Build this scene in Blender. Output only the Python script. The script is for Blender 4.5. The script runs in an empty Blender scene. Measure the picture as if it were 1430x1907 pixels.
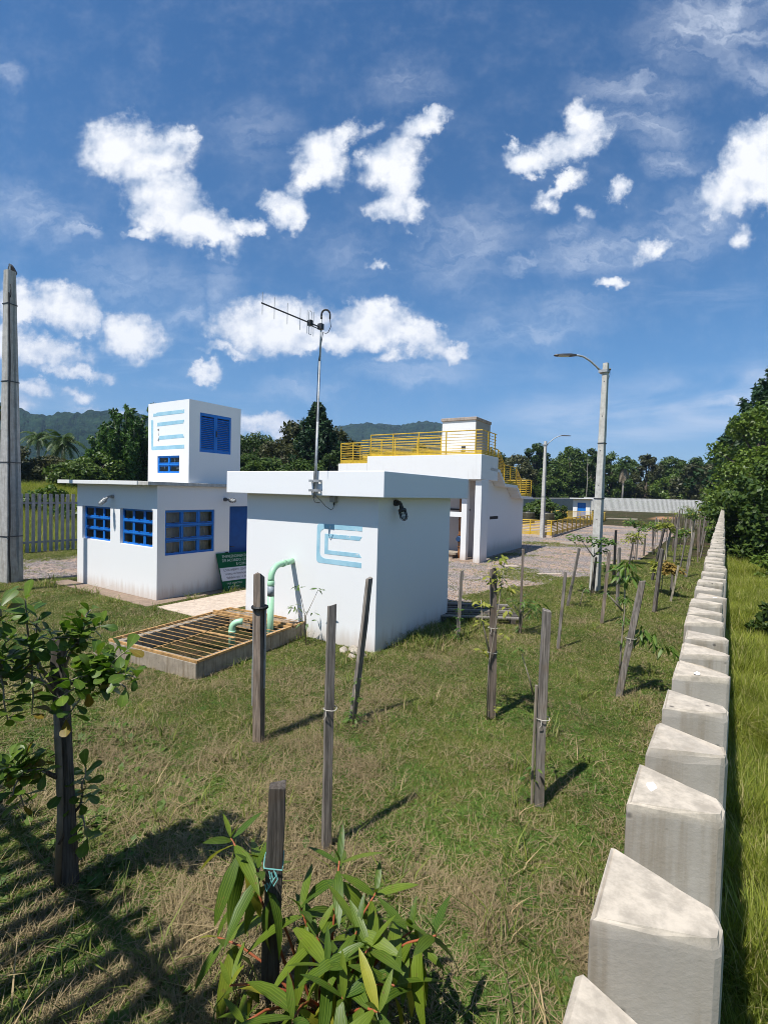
import bpy, math, random
import numpy as np
from mathutils import Vector, Matrix, Euler

random.seed(7)
RNG = np.random.default_rng(11)
SC = bpy.context.scene
COL = SC.collection

# ------------------------------------------------------------------ camera
CAM_H = 2.45
F_PX, CX, CY = 911.7, 715.0, 953.5            # measured on the 1430 x 1907 photograph
ROLL, PITCH, YAW = 0.0265, 0.0390, 0.6055     # +Y runs along the concrete fence
_fw0 = np.array([-math.sin(YAW), math.cos(YAW), 0.0])
_r0 = np.array([math.cos(YAW), math.sin(YAW), 0.0])
FW = _fw0 * math.cos(PITCH) + np.array([0, 0, -1.0]) * math.sin(PITCH)
_u0 = np.cross(_r0, FW)
RT = math.cos(ROLL) * _r0 + math.sin(ROLL) * _u0
UP = np.cross(RT, FW)
cam = bpy.data.cameras.new('camera')
cam.sensor_fit = 'VERTICAL'
cam.sensor_height = 36.0
cam.lens = F_PX / 1907.0 * 36.0
cam.clip_start = 0.05
cam.clip_end = 9000.0
camera = bpy.data.objects.new('camera', cam)
COL.objects.link(camera)
_m = Matrix(((RT[0], UP[0], -FW[0]), (RT[1], UP[1], -FW[1]), (RT[2], UP[2], -FW[2]))).to_4x4()
_m.translation = (0, 0, CAM_H)
camera.matrix_world = _m
SC.camera = camera


def at(x, y, d):
    """Point of the place seen at a photograph position, d metres in front of the lens."""
    v = (x - CX) / F_PX * RT - (y - CY) / F_PX * UP + FW
    return np.array([0, 0, CAM_H]) + v * d / (v @ FW)


# ------------------------------------------------------------------ light, sky, exposure
SUN_EL, SUN_AZ = math.radians(61.5), math.radians(190.8)   # azimuth clockwise from +Y, sun behind the camera's left shoulder
SKY_STRENGTH, SUN_STRENGTH, EXPOSURE = 0.108, 5.0, 0.40
sun_dir = Vector((math.sin(SUN_AZ) * math.cos(SUN_EL), math.cos(SUN_AZ) * math.cos(SUN_EL), math.sin(SUN_EL)))
sl = bpy.data.lights.new('sun', 'SUN')
sl.energy = SUN_STRENGTH
sl.angle = math.radians(0.53)
sl.color = (1.0, 0.965, 0.905)
sun = bpy.data.objects.new('sun', sl)
COL.objects.link(sun)
sun.rotation_euler = sun_dir.to_track_quat('Z', 'Y').to_euler()
sun.location = (-5, -20, 40)

SC.view_settings.view_transform = 'Standard'
SC.view_settings.look = 'None'
SC.view_settings.exposure = EXPOSURE
SC.view_settings.gamma = 1.0
SC.view_settings.use_curve_mapping = False
SC.render.engine = 'CYCLES'
SC.cycles.use_denoising = True
SC.cycles.filter_width = 0.95
SC.cycles.max_bounces = 6
SC.cycles.diffuse_bounces = 3
SC.cycles.glossy_bounces = 3
SC.cycles.transmission_bounces = 4
SC.cycles.transparent_max_bounces = 8
SC.cycles.volume_bounces = 0
SC.cycles.caustics_reflective = False
SC.cycles.caustics_refractive = False

world = bpy.data.worlds.new('World')
SC.world = world
world.use_nodes = True


class NT:
    """Small helper to wire shader nodes."""

    def __init__(self, tree):
        self.t = tree
        self.n = tree.nodes
        self.l = tree.links

    def node(self, kind, **kw):
        n = self.n.new(kind)
        for k, v in kw.items():
            setattr(n, k, v)
        return n

    def put(self, sock, v):
        if v is None:
            return
        if isinstance(v, bpy.types.NodeSocket):
            self.l.new(v, sock)
        else:
            sock.default_value = v

    def math(self, op, a, b=None, c=None, clamp=False):
        n = self.node('ShaderNodeMath', operation=op, use_clamp=clamp)
        for i, v in enumerate((a, b, c)):
            self.put(n.inputs[i], v)
        return n.outputs[0]

    def vec(self, op, a, b=None, c=None):
        n = self.node('ShaderNodeVectorMath', operation=op)
        ins = [s for s in n.inputs]
        if op == 'SCALE':
            self.put(n.inputs[0], a)
            self.put(n.inputs['Scale'], b)
        else:
            for i, v in enumerate((a, b, c)):
                self.put(ins[i], v)
        return n.outputs['Value'] if op in ('LENGTH', 'DOT_PRODUCT', 'DISTANCE') else n.outputs[0]

    def noise(self, vec, scale, detail=4.0, rough=0.55, dist=0.0, dims='3D'):
        n = self.node('ShaderNodeTexNoise', noise_dimensions=dims)
        self.put(n.inputs['Vector'], vec)
        n.inputs['Scale'].default_value = scale
        n.inputs['Detail'].default_value = detail
        n.inputs['Roughness'].default_value = rough
        n.inputs['Distortion'].default_value = dist
        return n

    def ramp(self, v, stops, interp='LINEAR'):
        n = self.node('ShaderNodeValToRGB')
        n.color_ramp.interpolation = interp
        els = n.color_ramp.elements
        while len(els) < len(stops):
            els.new(0.5)
        for e, (p, c) in zip(els, stops):
            e.position = p
            e.color = (c[0], c[1], c[2], 1) if not isinstance(c, (int, float)) else (c, c, c, 1)
        self.put(n.inputs[0], v)
        return n.outputs[0]

    def mix(self, f, a, b, blend='MIX'):
        n = self.node('ShaderNodeMix', data_type='RGBA', blend_type=blend)
        self.put(n.inputs[0], f)
        for s, v in ((n.inputs[6], a), (n.inputs[7], b)):
            if isinstance(v, (tuple, list)) and len(v) == 3:
                v = (v[0], v[1], v[2], 1)
            self.put(s, v)
        return n.outputs[2]

    def smooth(self, v, lo, hi, a=0.0, b=1.0):
        n = self.node('ShaderNodeMapRange', interpolation_type='SMOOTHSTEP')
        self.put(n.inputs[0], v)
        n.inputs[1].default_value = lo
        n.inputs[2].default_value = hi
        n.inputs[3].default_value = a
        n.inputs[4].default_value = b
        return n.outputs[0]


# --- sky with clouds: every cloud is a patch of the sky dome around a fixed direction
CLOUDS = [  # centre, half size, turn in degrees, strength
    (255, 285, 98, 64, 10, 1.0), (212, 262, 58, 32, 0, .9), (305, 372, 72, 62, 40, 1.0), (348, 420, 100, 46, 20, 1.0), (400, 455, 40, 26, 0, .9),
    (455, 428, 42, 20, 0, .8), (268, 437, 32, 13, 0, .6), (330, 262, 40, 24, 0, .8),
    (600, 300, 50, 54, 0, .95), (572, 342, 42, 28, 0, .85), (532, 388, 42, 36, 0, .95), (640, 262, 50, 24, -30, .7), (690, 242, 30, 16, -30, .5),
    (728, 302, 62, 42, -20, .85), (790, 236, 50, 24, -30, .85), (745, 350, 44, 56, 0, .85), (722, 384, 52, 26, 0, .75), (775, 395, 32, 26, 0, .8), (690, 300, 34, 18, 0, .7),
    (1087, 228, 46, 38, -60, 1.0), (1062, 272, 68, 40, -20, 1.0), (988, 296, 48, 26, 10, .95), (956, 264, 14, 14, 0, .7),
    (1045, 350, 52, 17, -25, .7), (1006, 380, 26, 20, -40, .55), (1092, 396, 26, 17, 0, .5), (1155, 360, 25, 23, 0, .7), (1060, 440, 40, 22, -20, .25),
    (1405, 300, 70, 64, -50, 1.15), (1362, 352, 62, 46, -30, 1.1), (1425, 345, 60, 60, 0, 1.15), (1385, 440, 27, 24, -40, .6), (1440, 260, 50, 50, 0, 1.0),
    (1216, 470, 40, 19, -12, .75), (1140, 525, 28, 13, 0, .75), (708, 500, 24, 12, 0, .75), (976, 486, 34, 9, -8, .4),
    (1180, 165, 80, 26, 5, .3), (1330, 40, 110, 60, -20, .45), (1200, 240, 80, 30, 8, .35), (1250, 308, 46, 18, -5, .35), (1400, 130, 60, 30, 20, .3),
    (138, 424, 32, 18, 20, .4), (760, 150, 60, 34, 0, .2), (15, 145, 30, 18, 0, .3), (410, 540, 26, 40, 0, .25), (350, 570, 26, 30, 0, .3),
    (118, 572, 66, 46, 5, 1.0), (45, 562, 52, 40, 0, .85), (85, 655, 84, 30, 0, .8), (250, 620, 66, 48, 0, 1.0), (140, 690, 72, 17, 0, .65),
    (20, 640, 52, 40, 0, .75), (60, 728, 60, 20, 0, .6), (145, 736, 36, 18, 0, .6), (385, 692, 32, 17, 0, .65), (200, 770, 80, 18, 0, .55), (20, 760, 60, 40, 0, .5),
    (870, 460, 90, 55, -30, .26), (1000, 600, 110, 40, -10, .24), (640, 480, 80, 40, 20, .14), (470, 250, 60, 60, 0, .12), (1290, 420, 80, 50, -40, .28), (1120, 470, 90, 30, -10, .30), (560, 720, 60, 20, 0, .25), (760, 690, 90, 24, 0, .25), (250, 520, 90, 40, 10, .2), (60, 400, 90, 40, 25, .25),
    (520, 600, 112, 52, -5, 1.05), (445, 612, 66, 40, 0, .95), (430, 656, 56, 13, 0, .6), (690, 602, 82, 36, 5, 1.0), (765, 626, 84, 28, 8, .85),
    (732, 656, 34, 17, 0, .7), (850, 646, 36, 20, 0, .7), (600, 628, 90, 24, 0, .8),
    (490, 790, 66, 24, 0, .75), (430, 805, 45, 20, 0, .6), (530, 800, 40, 26, 0, .6), (1195, 745, 40, 14, 0, .0), (1355, 738, 26, 9, 0, .4),
]


def build_sky():
    w = NT(world.node_tree)
    w.n.clear()
    out = w.node('ShaderNodeOutputWorld')
    bg = w.node('ShaderNodeBackground')
    w.l.new(bg.outputs[0], out.inputs[0])
    bg.inputs[1].default_value = SKY_STRENGTH
    sky = w.node('ShaderNodeTexSky', sky_type='NISHITA')
    sky.sun_disc = False
    sky.sun_elevation = SUN_EL
    sky.sun_rotation = SUN_AZ
    sky.altitude = 60
    sky.air_density = 1.0
    sky.dust_density = 0.4
    sky.ozone_density = 1.8
    d = w.node('ShaderNodeTexCoord').outputs['Generated']
    fz = w.vec('DOT_PRODUCT', d, tuple(FW))
    ahead = w.smooth(fz, 0.08, 0.2)
    fzc = w.math('MAXIMUM', fz, 0.05)
    px = w.math('DIVIDE', w.vec('DOT_PRODUCT', d, tuple(RT)), fzc)
    py = w.math('DIVIDE', w.vec('DOT_PRODUCT', d, tuple(UP)), fzc)
    cmb = w.node('ShaderNodeCombineXYZ')
    w.put(cmb.inputs[0], px)
    w.put(cmb.inputs[1], py)
    p = cmb.outputs[0]
    n1 = w.noise(p, 9.0, 3.0, 0.5)
    n2 = w.noise(p, 30.0, 5.0, 0.62)
    q = w.vec('ADD', p, w.vec('SCALE', w.vec('SUBTRACT', n1.outputs[1], (.5, .5, .5)), 0.09))
    q = w.vec('ADD', q, w.vec('SCALE', w.vec('SUBTRACT', n2.outputs[1], (.5, .5, .5)), 0.055))
    n7 = w.noise(p, 85.0, 4.0, 0.6)
    q = w.vec('ADD', q, w.vec('SCALE', w.vec('SUBTRACT', n7.outputs[1], (.5, .5, .5)), 0.015))
    acc = wisp = None
    for (cx, cy, rx, ry, rot, s) in CLOUDS:
        if s <= 0:
            continue
        m = w.node('ShaderNodeMapping', vector_type='TEXTURE')
        m.inputs['Location'].default_value = ((cx - CX) / F_PX, -(cy - CY) / F_PX, 0)
        m.inputs['Rotation'].default_value = (0, 0, math.radians(-rot))
        k = 1.34 if s > .46 else 1.9
        m.inputs['Scale'].default_value = (rx / F_PX * k, ry / F_PX * k, 1)
        prev = w.math('MAXIMUM', acc, wisp) if (acc and wisp) else (acc or wisp)
        qi = q if prev is None else w.vec('MULTIPLY_ADD', prev, (0, 0, 0), q)   # keeps the node chain serial
        w.l.new(qi, m.inputs[0])
        ln = w.vec('LENGTH', m.outputs[0])
        if s <= .46:                          # thin wisps stay translucent
            v = w.math('MULTIPLY', w.smooth(ln, 0.0, 1.0, 1.0, 0.0), s * 1.35)
            wisp = v if wisp is None else w.math('MAXIMUM', wisp, v)
            continue
        v = w.math('MULTIPLY', w.math('SUBTRACT', 1.0, ln, clamp=True), s)
        acc = v if acc is None else w.math('SMOOTH_MAX', acc, v, 0.12)
    n3 = w.noise(p, 11.0, 5.0, 0.55)
    n4 = w.noise(p, 55.0, 6.0, 0.6)
    fb = w.math('ADD', w.math('SUBTRACT', n3.outputs[0], .5), w.math('MULTIPLY', w.math('SUBTRACT', n4.outputs[0], .5), .42))
    body = w.math('ADD', acc, w.math('MULTIPLY', fb, w.smooth(acc, 0.0, .25, .15, .85)))
    alpha = w.smooth(body, .05, .54)
    alpha = w.math('POWER', w.math('MULTIPLY', alpha, w.smooth(acc, 0.0, .26)), .8)
    # thin high streaks, stretched along one direction of the sky
    mp = w.node('ShaderNodeMapping')
    mp.inputs['Rotation'].default_value = (0, 0, math.radians(-16))
    mp.inputs['Scale'].default_value = (1.6, 8.0, 1)
    w.l.new(p, mp.inputs[0])
    st = w.noise(mp.outputs[0], 1.5, 7.0, 0.6, .6)
    st2 = w.noise(p, 1.7, 3.0, 0.5)
    streak = w.math('MULTIPLY', w.smooth(st.outputs[0], .50, .78), w.smooth(st2.outputs[0], .38, .62))
    low = w.smooth(py, .05, .80, 1.0, .12)
    streak = w.math('MULTIPLY', w.math('MULTIPLY', streak, low), .42)
    # long bright band low on the right
    band = w.math('ABSOLUTE', w.math('SUBTRACT', w.math('SUBTRACT', py, w.math('MULTIPLY', px, .17)), .125))
    band = w.math('MULTIPLY', w.smooth(band, .0, .085, 1.0, .0), w.smooth(px, .12, .35))
    band = w.math('MULTIPLY', band, w.math('MULTIPLY', w.smooth(st.outputs[0], .36, .66), .5))
    band2 = w.math('ABSOLUTE', w.math('SUBTRACT', w.math('SUBTRACT', py, w.math('MULTIPLY', px, .2)), .045))
    band2 = w.math('MULTIPLY', w.smooth(band2, .0, .04, 1.0, .0), w.math('MULTIPLY', w.smooth(px, .2, .35), w.smooth(st.outputs[0], .36, .66, 0, .42)))
    mq = w.node('ShaderNodeMapping')
    mq.inputs['Rotation'].default_value = (0, 0, math.radians(-24))
    mq.inputs['Scale'].default_value = (2.6, 7.5, 1)
    w.l.new(q, mq.inputs[0])
    wn = w.noise(mq.outputs[0], 2.6, 6.0, .58, 1.6)
    wisp = w.math('MULTIPLY', wisp, w.math('ADD', w.smooth(wn.outputs[0], .30, .72, .25, 1.25), 0.0))
    veil = w.math('ADD', w.math('ADD', w.math('ADD', streak, band), band2), wisp, clamp=True)
    # the rest of the dome, outside the view: scattered fair weather cloud of the same kind
    g1 = w.noise(w.vec('MULTIPLY', d, (1, 1, 1.8)), 3.2, 9.0, 0.58)
    sep = w.node('ShaderNodeSeparateXYZ')
    w.l.new(d, sep.inputs[0])
    other = w.math('MULTIPLY', w.smooth(g1.outputs[0], .53, .70), w.smooth(sep.outputs[2], 0.03, .12))
    inview = w.math('MULTIPLY', w.smooth(w.math('ABSOLUTE', px), .85, 1.0, 1, 0), w.smooth(w.math('ABSOLUTE', py), 1.1, 1.3, 1, 0))
    inview = w.math('MULTIPLY', inview, ahead)
    a_all = w.math('ADD', w.math('MULTIPLY', alpha, inview), w.math('MULTIPLY', other, w.math('SUBTRACT', 1.0, inview)), clamp=True)
    v_all = w.math('MULTIPLY', veil, inview)
    # cloud colour: bright billows, blue-grey hollows and thin edges
    n5 = w.noise(w.vec('ADD', p, (.010, -.022, 0)), 11.0, 5.0, 0.55)
    relief = w.math('SUBTRACT', n3.outputs[0], n5.outputs[0])
    n6 = w.noise(p, 9.0, 4.0, .5)
    lum = w.math('ADD', w.smooth(body, .12, .95, .42, .98), w.math('MULTIPLY', relief, 1.5))
    lum = w.math('ADD', lum, w.math('MULTIPLY', w.math('SUBTRACT', n6.outputs[0], .5), .40))
    ccol = w.ramp(lum, [(.38, (4.3, 4.9, 5.9)), (.66, (6.0, 6.3, 6.9)), (.95, (7.7, 7.75, 7.8))])
    # deep polarised blue of the photograph: more saturated than the bare model
    hs = w.node('ShaderNodeHueSaturation')
    hs.inputs['Saturation'].default_value = 1.16
    w.l.new(sky.outputs[0], hs.inputs['Color'])
    sepd = w.node('ShaderNodeSeparateXYZ')
    w.l.new(d, sepd.inputs[0])
    tint = w.mix(w.smooth(sepd.outputs[2], .0, .32), (.45, .59, .77), (.50, .77, .90))
    tint = w.mix(w.smooth(sepd.outputs[2], .45, .8), tint, (.40, .70, .86))
    base = w.mix(1.0, hs.outputs[0], tint, 'MULTIPLY')
    c = w.mix(v_all, base, (5.7, 6.2, 7.1))
    c = w.mix(w.math('MULTIPLY', a_all, .96), c, ccol)
    w.l.new(c, bg.inputs[0])


build_sky()


# ------------------------------------------------------------------ mesh helpers
class MB:
    def __init__(self):
        self.v, self.f, self.mi, self.uv = [], [], [], {}

    def add(self, verts, faces, mi=0):
        b = len(self.v)
        self.v.extend([tuple(map(float, p)) for p in verts])
        for f in faces:
            self.f.append(tuple(b + i for i in f))
            self.mi.append(mi)
        return b

    def box(self, x0, x1, y0, y1, z0, z1, mi=0, fn=None):
        p = [(x0, y0, z0), (x1, y0, z0), (x1, y1, z0), (x0, y1, z0), (x0, y0, z1), (x1, y0, z1), (x1, y1, z1), (x0, y1, z1)]
        if fn:
            p = [fn(q) for q in p]
        self.add(p, [(0, 3, 2, 1), (4, 5, 6, 7), (0, 1, 5, 4), (1, 2, 6, 5), (2, 3, 7, 6), (3, 0, 4, 7)], mi)

    def prism(self, poly, z0, z1, mi=0, axis='z'):
        n = len(poly)
        if axis == 'z':
            a = [(x, y, z0) for x, y in poly] + [(x, y, z1) for x, y in poly]
        elif axis == 'x':
            a = [(z0, x, y) for x, y in poly] + [(z1, x, y) for x, y in poly]
        else:
            a = [(x, z0, y) for x, y in poly] + [(x, z1, y) for x, y in poly]
        fs = [tuple(range(n - 1, -1, -1)), tuple(range(n, 2 * n))]
        fs += [(i, (i + 1) % n, n + (i + 1) % n, n + i) for i in range(n)]
        self.add(a, fs, mi)

    def tube(self, pts, rad, n=8, mi=0, cap=True):
        pts = [Vector(p) for p in pts]
        if isinstance(rad, (int, float)):
            rad = [rad] * len(pts)
        b = len(self.v)
        up = None
        for i, p in enumerate(pts):
            t = (pts[min(i + 1, len(pts) - 1)] - pts[max(i - 1, 0)])
            t = t.normalized() if t.length > 1e-9 else Vector((0, 0, 1))
            if up is None:
                up = t.orthogonal().normalized()
            else:
                up = (up - t * up.dot(t))
                up = up.normalized() if up.length > 1e-6 else t.orthogonal().normalized()
            s = t.cross(up)
            for k in range(n):
                a = 2 * math.pi * k / n
                self.v.append(tuple(p + (up * math.cos(a) + s * math.sin(a)) * rad[i]))
        for i in range(len(pts) - 1):
            for k in range(n):
                k2 = (k + 1) % n
                self.f.append((b + i * n + k, b + i * n + k2, b + (i + 1) * n + k2, b + (i + 1) * n + k))
                self.mi.append(mi)
        if cap:
            self.f.append(tuple(b + k for k in range(n - 1, -1, -1)))
            self.f.append(tuple(b + (len(pts) - 1) * n + k for k in range(n)))
            self.mi += [mi, mi]

    def mesh(self, name, mats, smooth=False):
        me = bpy.data.meshes.new(name)
        me.from_pydata(self.v, [], self.f)
        for m in (mats if isinstance(mats, (list, tuple)) else [mats]):
            me.materials.append(m)
        if any(self.mi):
            me.polygons.foreach_set('material_index', self.mi)
        if smooth:
            me.polygons.foreach_set('use_smooth', [True] * len(me.polygons))
        me.update()
        return me

    def build(self, name, mats, parent=None, smooth=False, bevel=0.0, loc=None):
        o = bpy.data.objects.new(name, self.mesh(name, mats, smooth))
        COL.objects.link(o)
        if parent is not None:
            o.parent = parent
        if loc is not None:
            o.location = loc
        if bevel:
            b = o.modifiers.new('bevel', 'BEVEL')
            b.width = bevel
            b.segments = 2
            b.limit_method = 'ANGLE'
            b.angle_limit = math.radians(40)
        return o


def wall_panel(mb, u0, u1, z0, z1, t0, t1, holes, fn, mi=0):
    """A wall between u0..u1 and z0..z1, t0 outside, t1 inside, with rectangular holes; fn(u, t, z) places a point."""
    us = sorted({u0, u1, *[h[0] for h in holes], *[h[1] for h in holes]})
    zs = sorted({z0, z1, *[h[2] for h in holes], *[h[3] for h in holes]})

    def solid(i, j):
        if i < 0 or j < 0 or i >= len(us) - 1 or j >= len(zs) - 1:
            return False
        u, z = (us[i] + us[i + 1]) / 2, (zs[j] + zs[j + 1]) / 2
        return not any(h[0] < u < h[1] and h[2] < z < h[3] for h in holes)
    for i in range(len(us) - 1):
        for j in range(len(zs) - 1):
            if not solid(i, j):
                continue
            a, b, c, d = us[i], us[i + 1], zs[j], zs[j + 1]
            for t in (t0, t1):
                mb.add([fn(a, t, c), fn(b, t, c), fn(b, t, d), fn(a, t, d)], [(0, 1, 2, 3)], mi)
            for ok, q in ((solid(i - 1, j), (a, c, a, d)), (solid(i + 1, j), (b, c, b, d)), (solid(i, j - 1), (a, c, b, c)), (solid(i, j + 1), (a, d, b, d))):
                if not ok:
                    mb.add([fn(q[0], t0, q[1]), fn(q[2], t0, q[3]), fn(q[2], t1, q[3]), fn(q[0], t1, q[1])], [(0, 1, 2, 3)], mi)


def thing(name, label, cat, loc=(0, 0, 0), rz=0.0, group=None, kind=None):
    o = bpy.data.objects.new(name, None)
    o.empty_display_size = 0.2
    COL.objects.link(o)
    o.location = loc
    o.rotation_euler = (0, 0, rz)
    return tag(o, label, cat, group, kind)


def tag(o, label=None, cat=None, group=None, kind=None):
    for k, v in (('label', label), ('category', cat), ('group', group), ('kind', kind)):
        if v:
            o[k] = v
    return o


def structure(o):
    o['kind'] = 'structure'
    return o


# ------------------------------------------------------------------ materials
def mat(name):
    m = bpy.data.materials.new(name)
    m.use_nodes = True
    t = NT(m.node_tree)
    p = m.node_tree.nodes['Principled BSDF']
    return m, t, p


def bump(t, p, h, strength=.3, dist=.01):
    b = t.node('ShaderNodeBump')
    b.inputs['Strength'].default_value = strength
    b.inputs['Distance'].default_value = dist
    t.put(b.inputs['Height'], h)
    t.l.new(b.outputs[0], p.inputs['Normal'])


def wpos(t):
    return t.node('ShaderNodeNewGeometry').outputs['Position']


def opos(t):
    return t.node('ShaderNodeTexCoord').outputs['Object']


def plain(name, c, rough=.6, metal=0.0, var=.12, scale=6.0, spec=.4):
    m, t, p = mat(name)
    n = t.noise(wpos(t), scale, 5, .6)
    f = t.smooth(n.outputs[0], .3, .7)
    t.l.new(t.mix(f, tuple(x * (1 - var) for x in c), tuple(min(1, x * (1 + var)) for x in c)), p.inputs['Base Color'])
    p.inputs['Roughness'].default_value = rough
    p.inputs['Metallic'].default_value = metal
    p.inputs['Specular IOR Level'].default_value = spec
    return m


def make_white(name, c=(.80, .80, .795), dirt=.5, base=0.0, soil=(.42, .30, .20), zs=.35):
    """Painted plaster: faint trowel relief, rain streaks, splashed soil near the ground."""
    m, t, p = mat(name)
    w = wpos(t)
    sp = t.node('ShaderNodeSeparateXYZ')
    t.l.new(w, sp.inputs[0])
    n = t.noise(w, 1.3, 6, .6)
    st = t.node('ShaderNodeMapping')
    st.inputs['Scale'].default_value = (9, 9, .7)
    t.l.new(w, st.inputs[0])
    s = t.noise(st.outputs[0], 1.0, 5, .65)
    col = t.mix(t.math('MULTIPLY', t.smooth(n.outputs[0], .5, .8), .22 * dirt), c, tuple(x * .86 for x in c))
    col = t.mix(t.math('MULTIPLY', t.smooth(s.outputs[0], .56, .82), .35 * dirt), col, (c[0] * .72, c[1] * .69, c[2] * .64))
    hz = t.math('ADD', sp.outputs[2], t.math('MULTIPLY', t.math('SUBTRACT', s.outputs[0], .5), .5))
    low = t.smooth(hz, base, base + zs, 1.0, 0.0)
    col = t.mix(t.math('MULTIPLY', low, .5), col, soil)
    t.l.new(col, p.inputs['Base Color'])
    p.inputs['Roughness'].default_value = .72
    p.inputs['Specular IOR Level'].default_value = .25
    g = t.noise(w, 60, 4, .6)
    g2 = t.noise(w, 4, 3, .5)
    bump(t, p, t.math('ADD', g.outputs[0], t.math('MULTIPLY', g2.outputs[0], 2.0)), .12, .004)
    return m


def make_concrete(name, c=(.40, .39, .37), stain=.6, warm=(.45, .385, .29), topz=None):
    m, t, p = mat(name)
    w = wpos(t)
    sp = t.node('ShaderNodeSeparateXYZ')
    t.l.new(w, sp.inputs[0])
    n = t.noise(w, 9, 8, .62)
    n2 = t.noise(w, 45, 6, .6)
    st = t.node('ShaderNodeMapping')
    st.inputs['Scale'].default_value = (28, 28, 2.2)
    t.l.new(w, st.inputs[0])
    s = t.noise(st.outputs[0], 1.0, 5, .6)
    col = t.mix(t.smooth(n.outputs[0], .3, .72), tuple(x * .82 for x in c), tuple(x * 1.14 for x in c))
    col = t.mix(t.math('MULTIPLY', t.smooth(s.outputs[0], .46, .68), min(1, stain * .8)), col, (c[0] * .50, c[1] * .44, c[2] * .36))
    if topz is not None:
        d = t.math('ADD', sp.outputs[2], t.math('MULTIPLY', t.math('SUBTRACT', s.outputs[0], .5), .32))
        band = t.smooth(d, topz - .32, topz + .02)
        col = t.mix(t.math('MULTIPLY', band, .5 * stain), col, (c[0] * .62, c[1] * .55, c[2] * .45))
        crown = t.smooth(sp.outputs[2], topz - .012, topz - .002)
        nn = t.noise(w, 34, 8, .72)
        wcol = t.mix(t.smooth(nn.outputs[0], .36, .66), tuple(x * .72 for x in warm), tuple(x * 1.16 for x in warm))
        col = t.mix(t.math('MULTIPLY', crown, .9), col, wcol)
    v = t.node('ShaderNodeTexVoronoi')
    v.inputs['Scale'].default_value = 34
    t.l.new(w, v.inputs[0])
    pit = t.math('MULTIPLY', t.smooth(v.outputs['Distance'], .07, .20, 1, 0), t.smooth(t.noise(w, 13, 2, .5).outputs[0], .52, .58))
    col = t.mix(t.math('MULTIPLY', pit, .75), col, (.06, .052, .045))
    t.l.new(col, p.inputs['Base Color'])
    p.inputs['Roughness'].default_value = .88
    p.inputs['Specular IOR Level'].default_value = .2
    n4 = t.noise(w, 160, 4, .65)
    bump(t, p, t.math('SUBTRACT', t.math('ADD', t.math('MULTIPLY', n4.outputs[0], .5), t.math('MULTIPLY', n2.outputs[0], .35)), t.math('MULTIPLY', pit, 1.2)), .17, .006)
    return m


def make_wood(name, c=(.17, .145, .12), dark=.45, grain=1.0):
    m, t, p = mat(name)
    o = opos(t)
    mp = t.node('ShaderNodeMapping')
    mp.inputs['Scale'].default_value = (60, 60, 3.2)
    t.l.new(o, mp.inputs[0])
    r = t.node('ShaderNodeObjectInfo').outputs['Random']
    off = t.node('ShaderNodeCombineXYZ')
    t.put(off.inputs[2], t.math('MULTIPLY', r, 90.0))
    t.put(off.inputs[0], t.math('MULTIPLY', r, 37.0))
    g = t.noise(t.vec('ADD', mp.outputs[0], off.outputs[0]), 1.0, 6, .65, .3)
    b = t.noise(t.vec('ADD', o, off.outputs[0]), 5, 4, .6)
    col = t.mix(t.smooth(g.outputs[0], .34, .7), tuple(x * dark for x in c), tuple(x * 1.3 for x in c))
    col = t.mix(t.math('MULTIPLY', t.smooth(b.outputs[0], .5, .75), .45), col, (c[0] * .8, c[1] * .62, c[2] * .45))
    br = t.math('ADD', .75, t.math('MULTIPLY', r, .5))
    col = t.mix(1.0, col, t.vec('SCALE', (1, 1, 1), br), 'MULTIPLY')
    t.l.new(col, p.inputs['Base Color'])
    p.inputs['Roughness'].default_value = .85
    p.inputs['Specular IOR Level'].default_value = .2
    bump(t, p, g.outputs[0], .6 * grain, .006)
    return m


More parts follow.
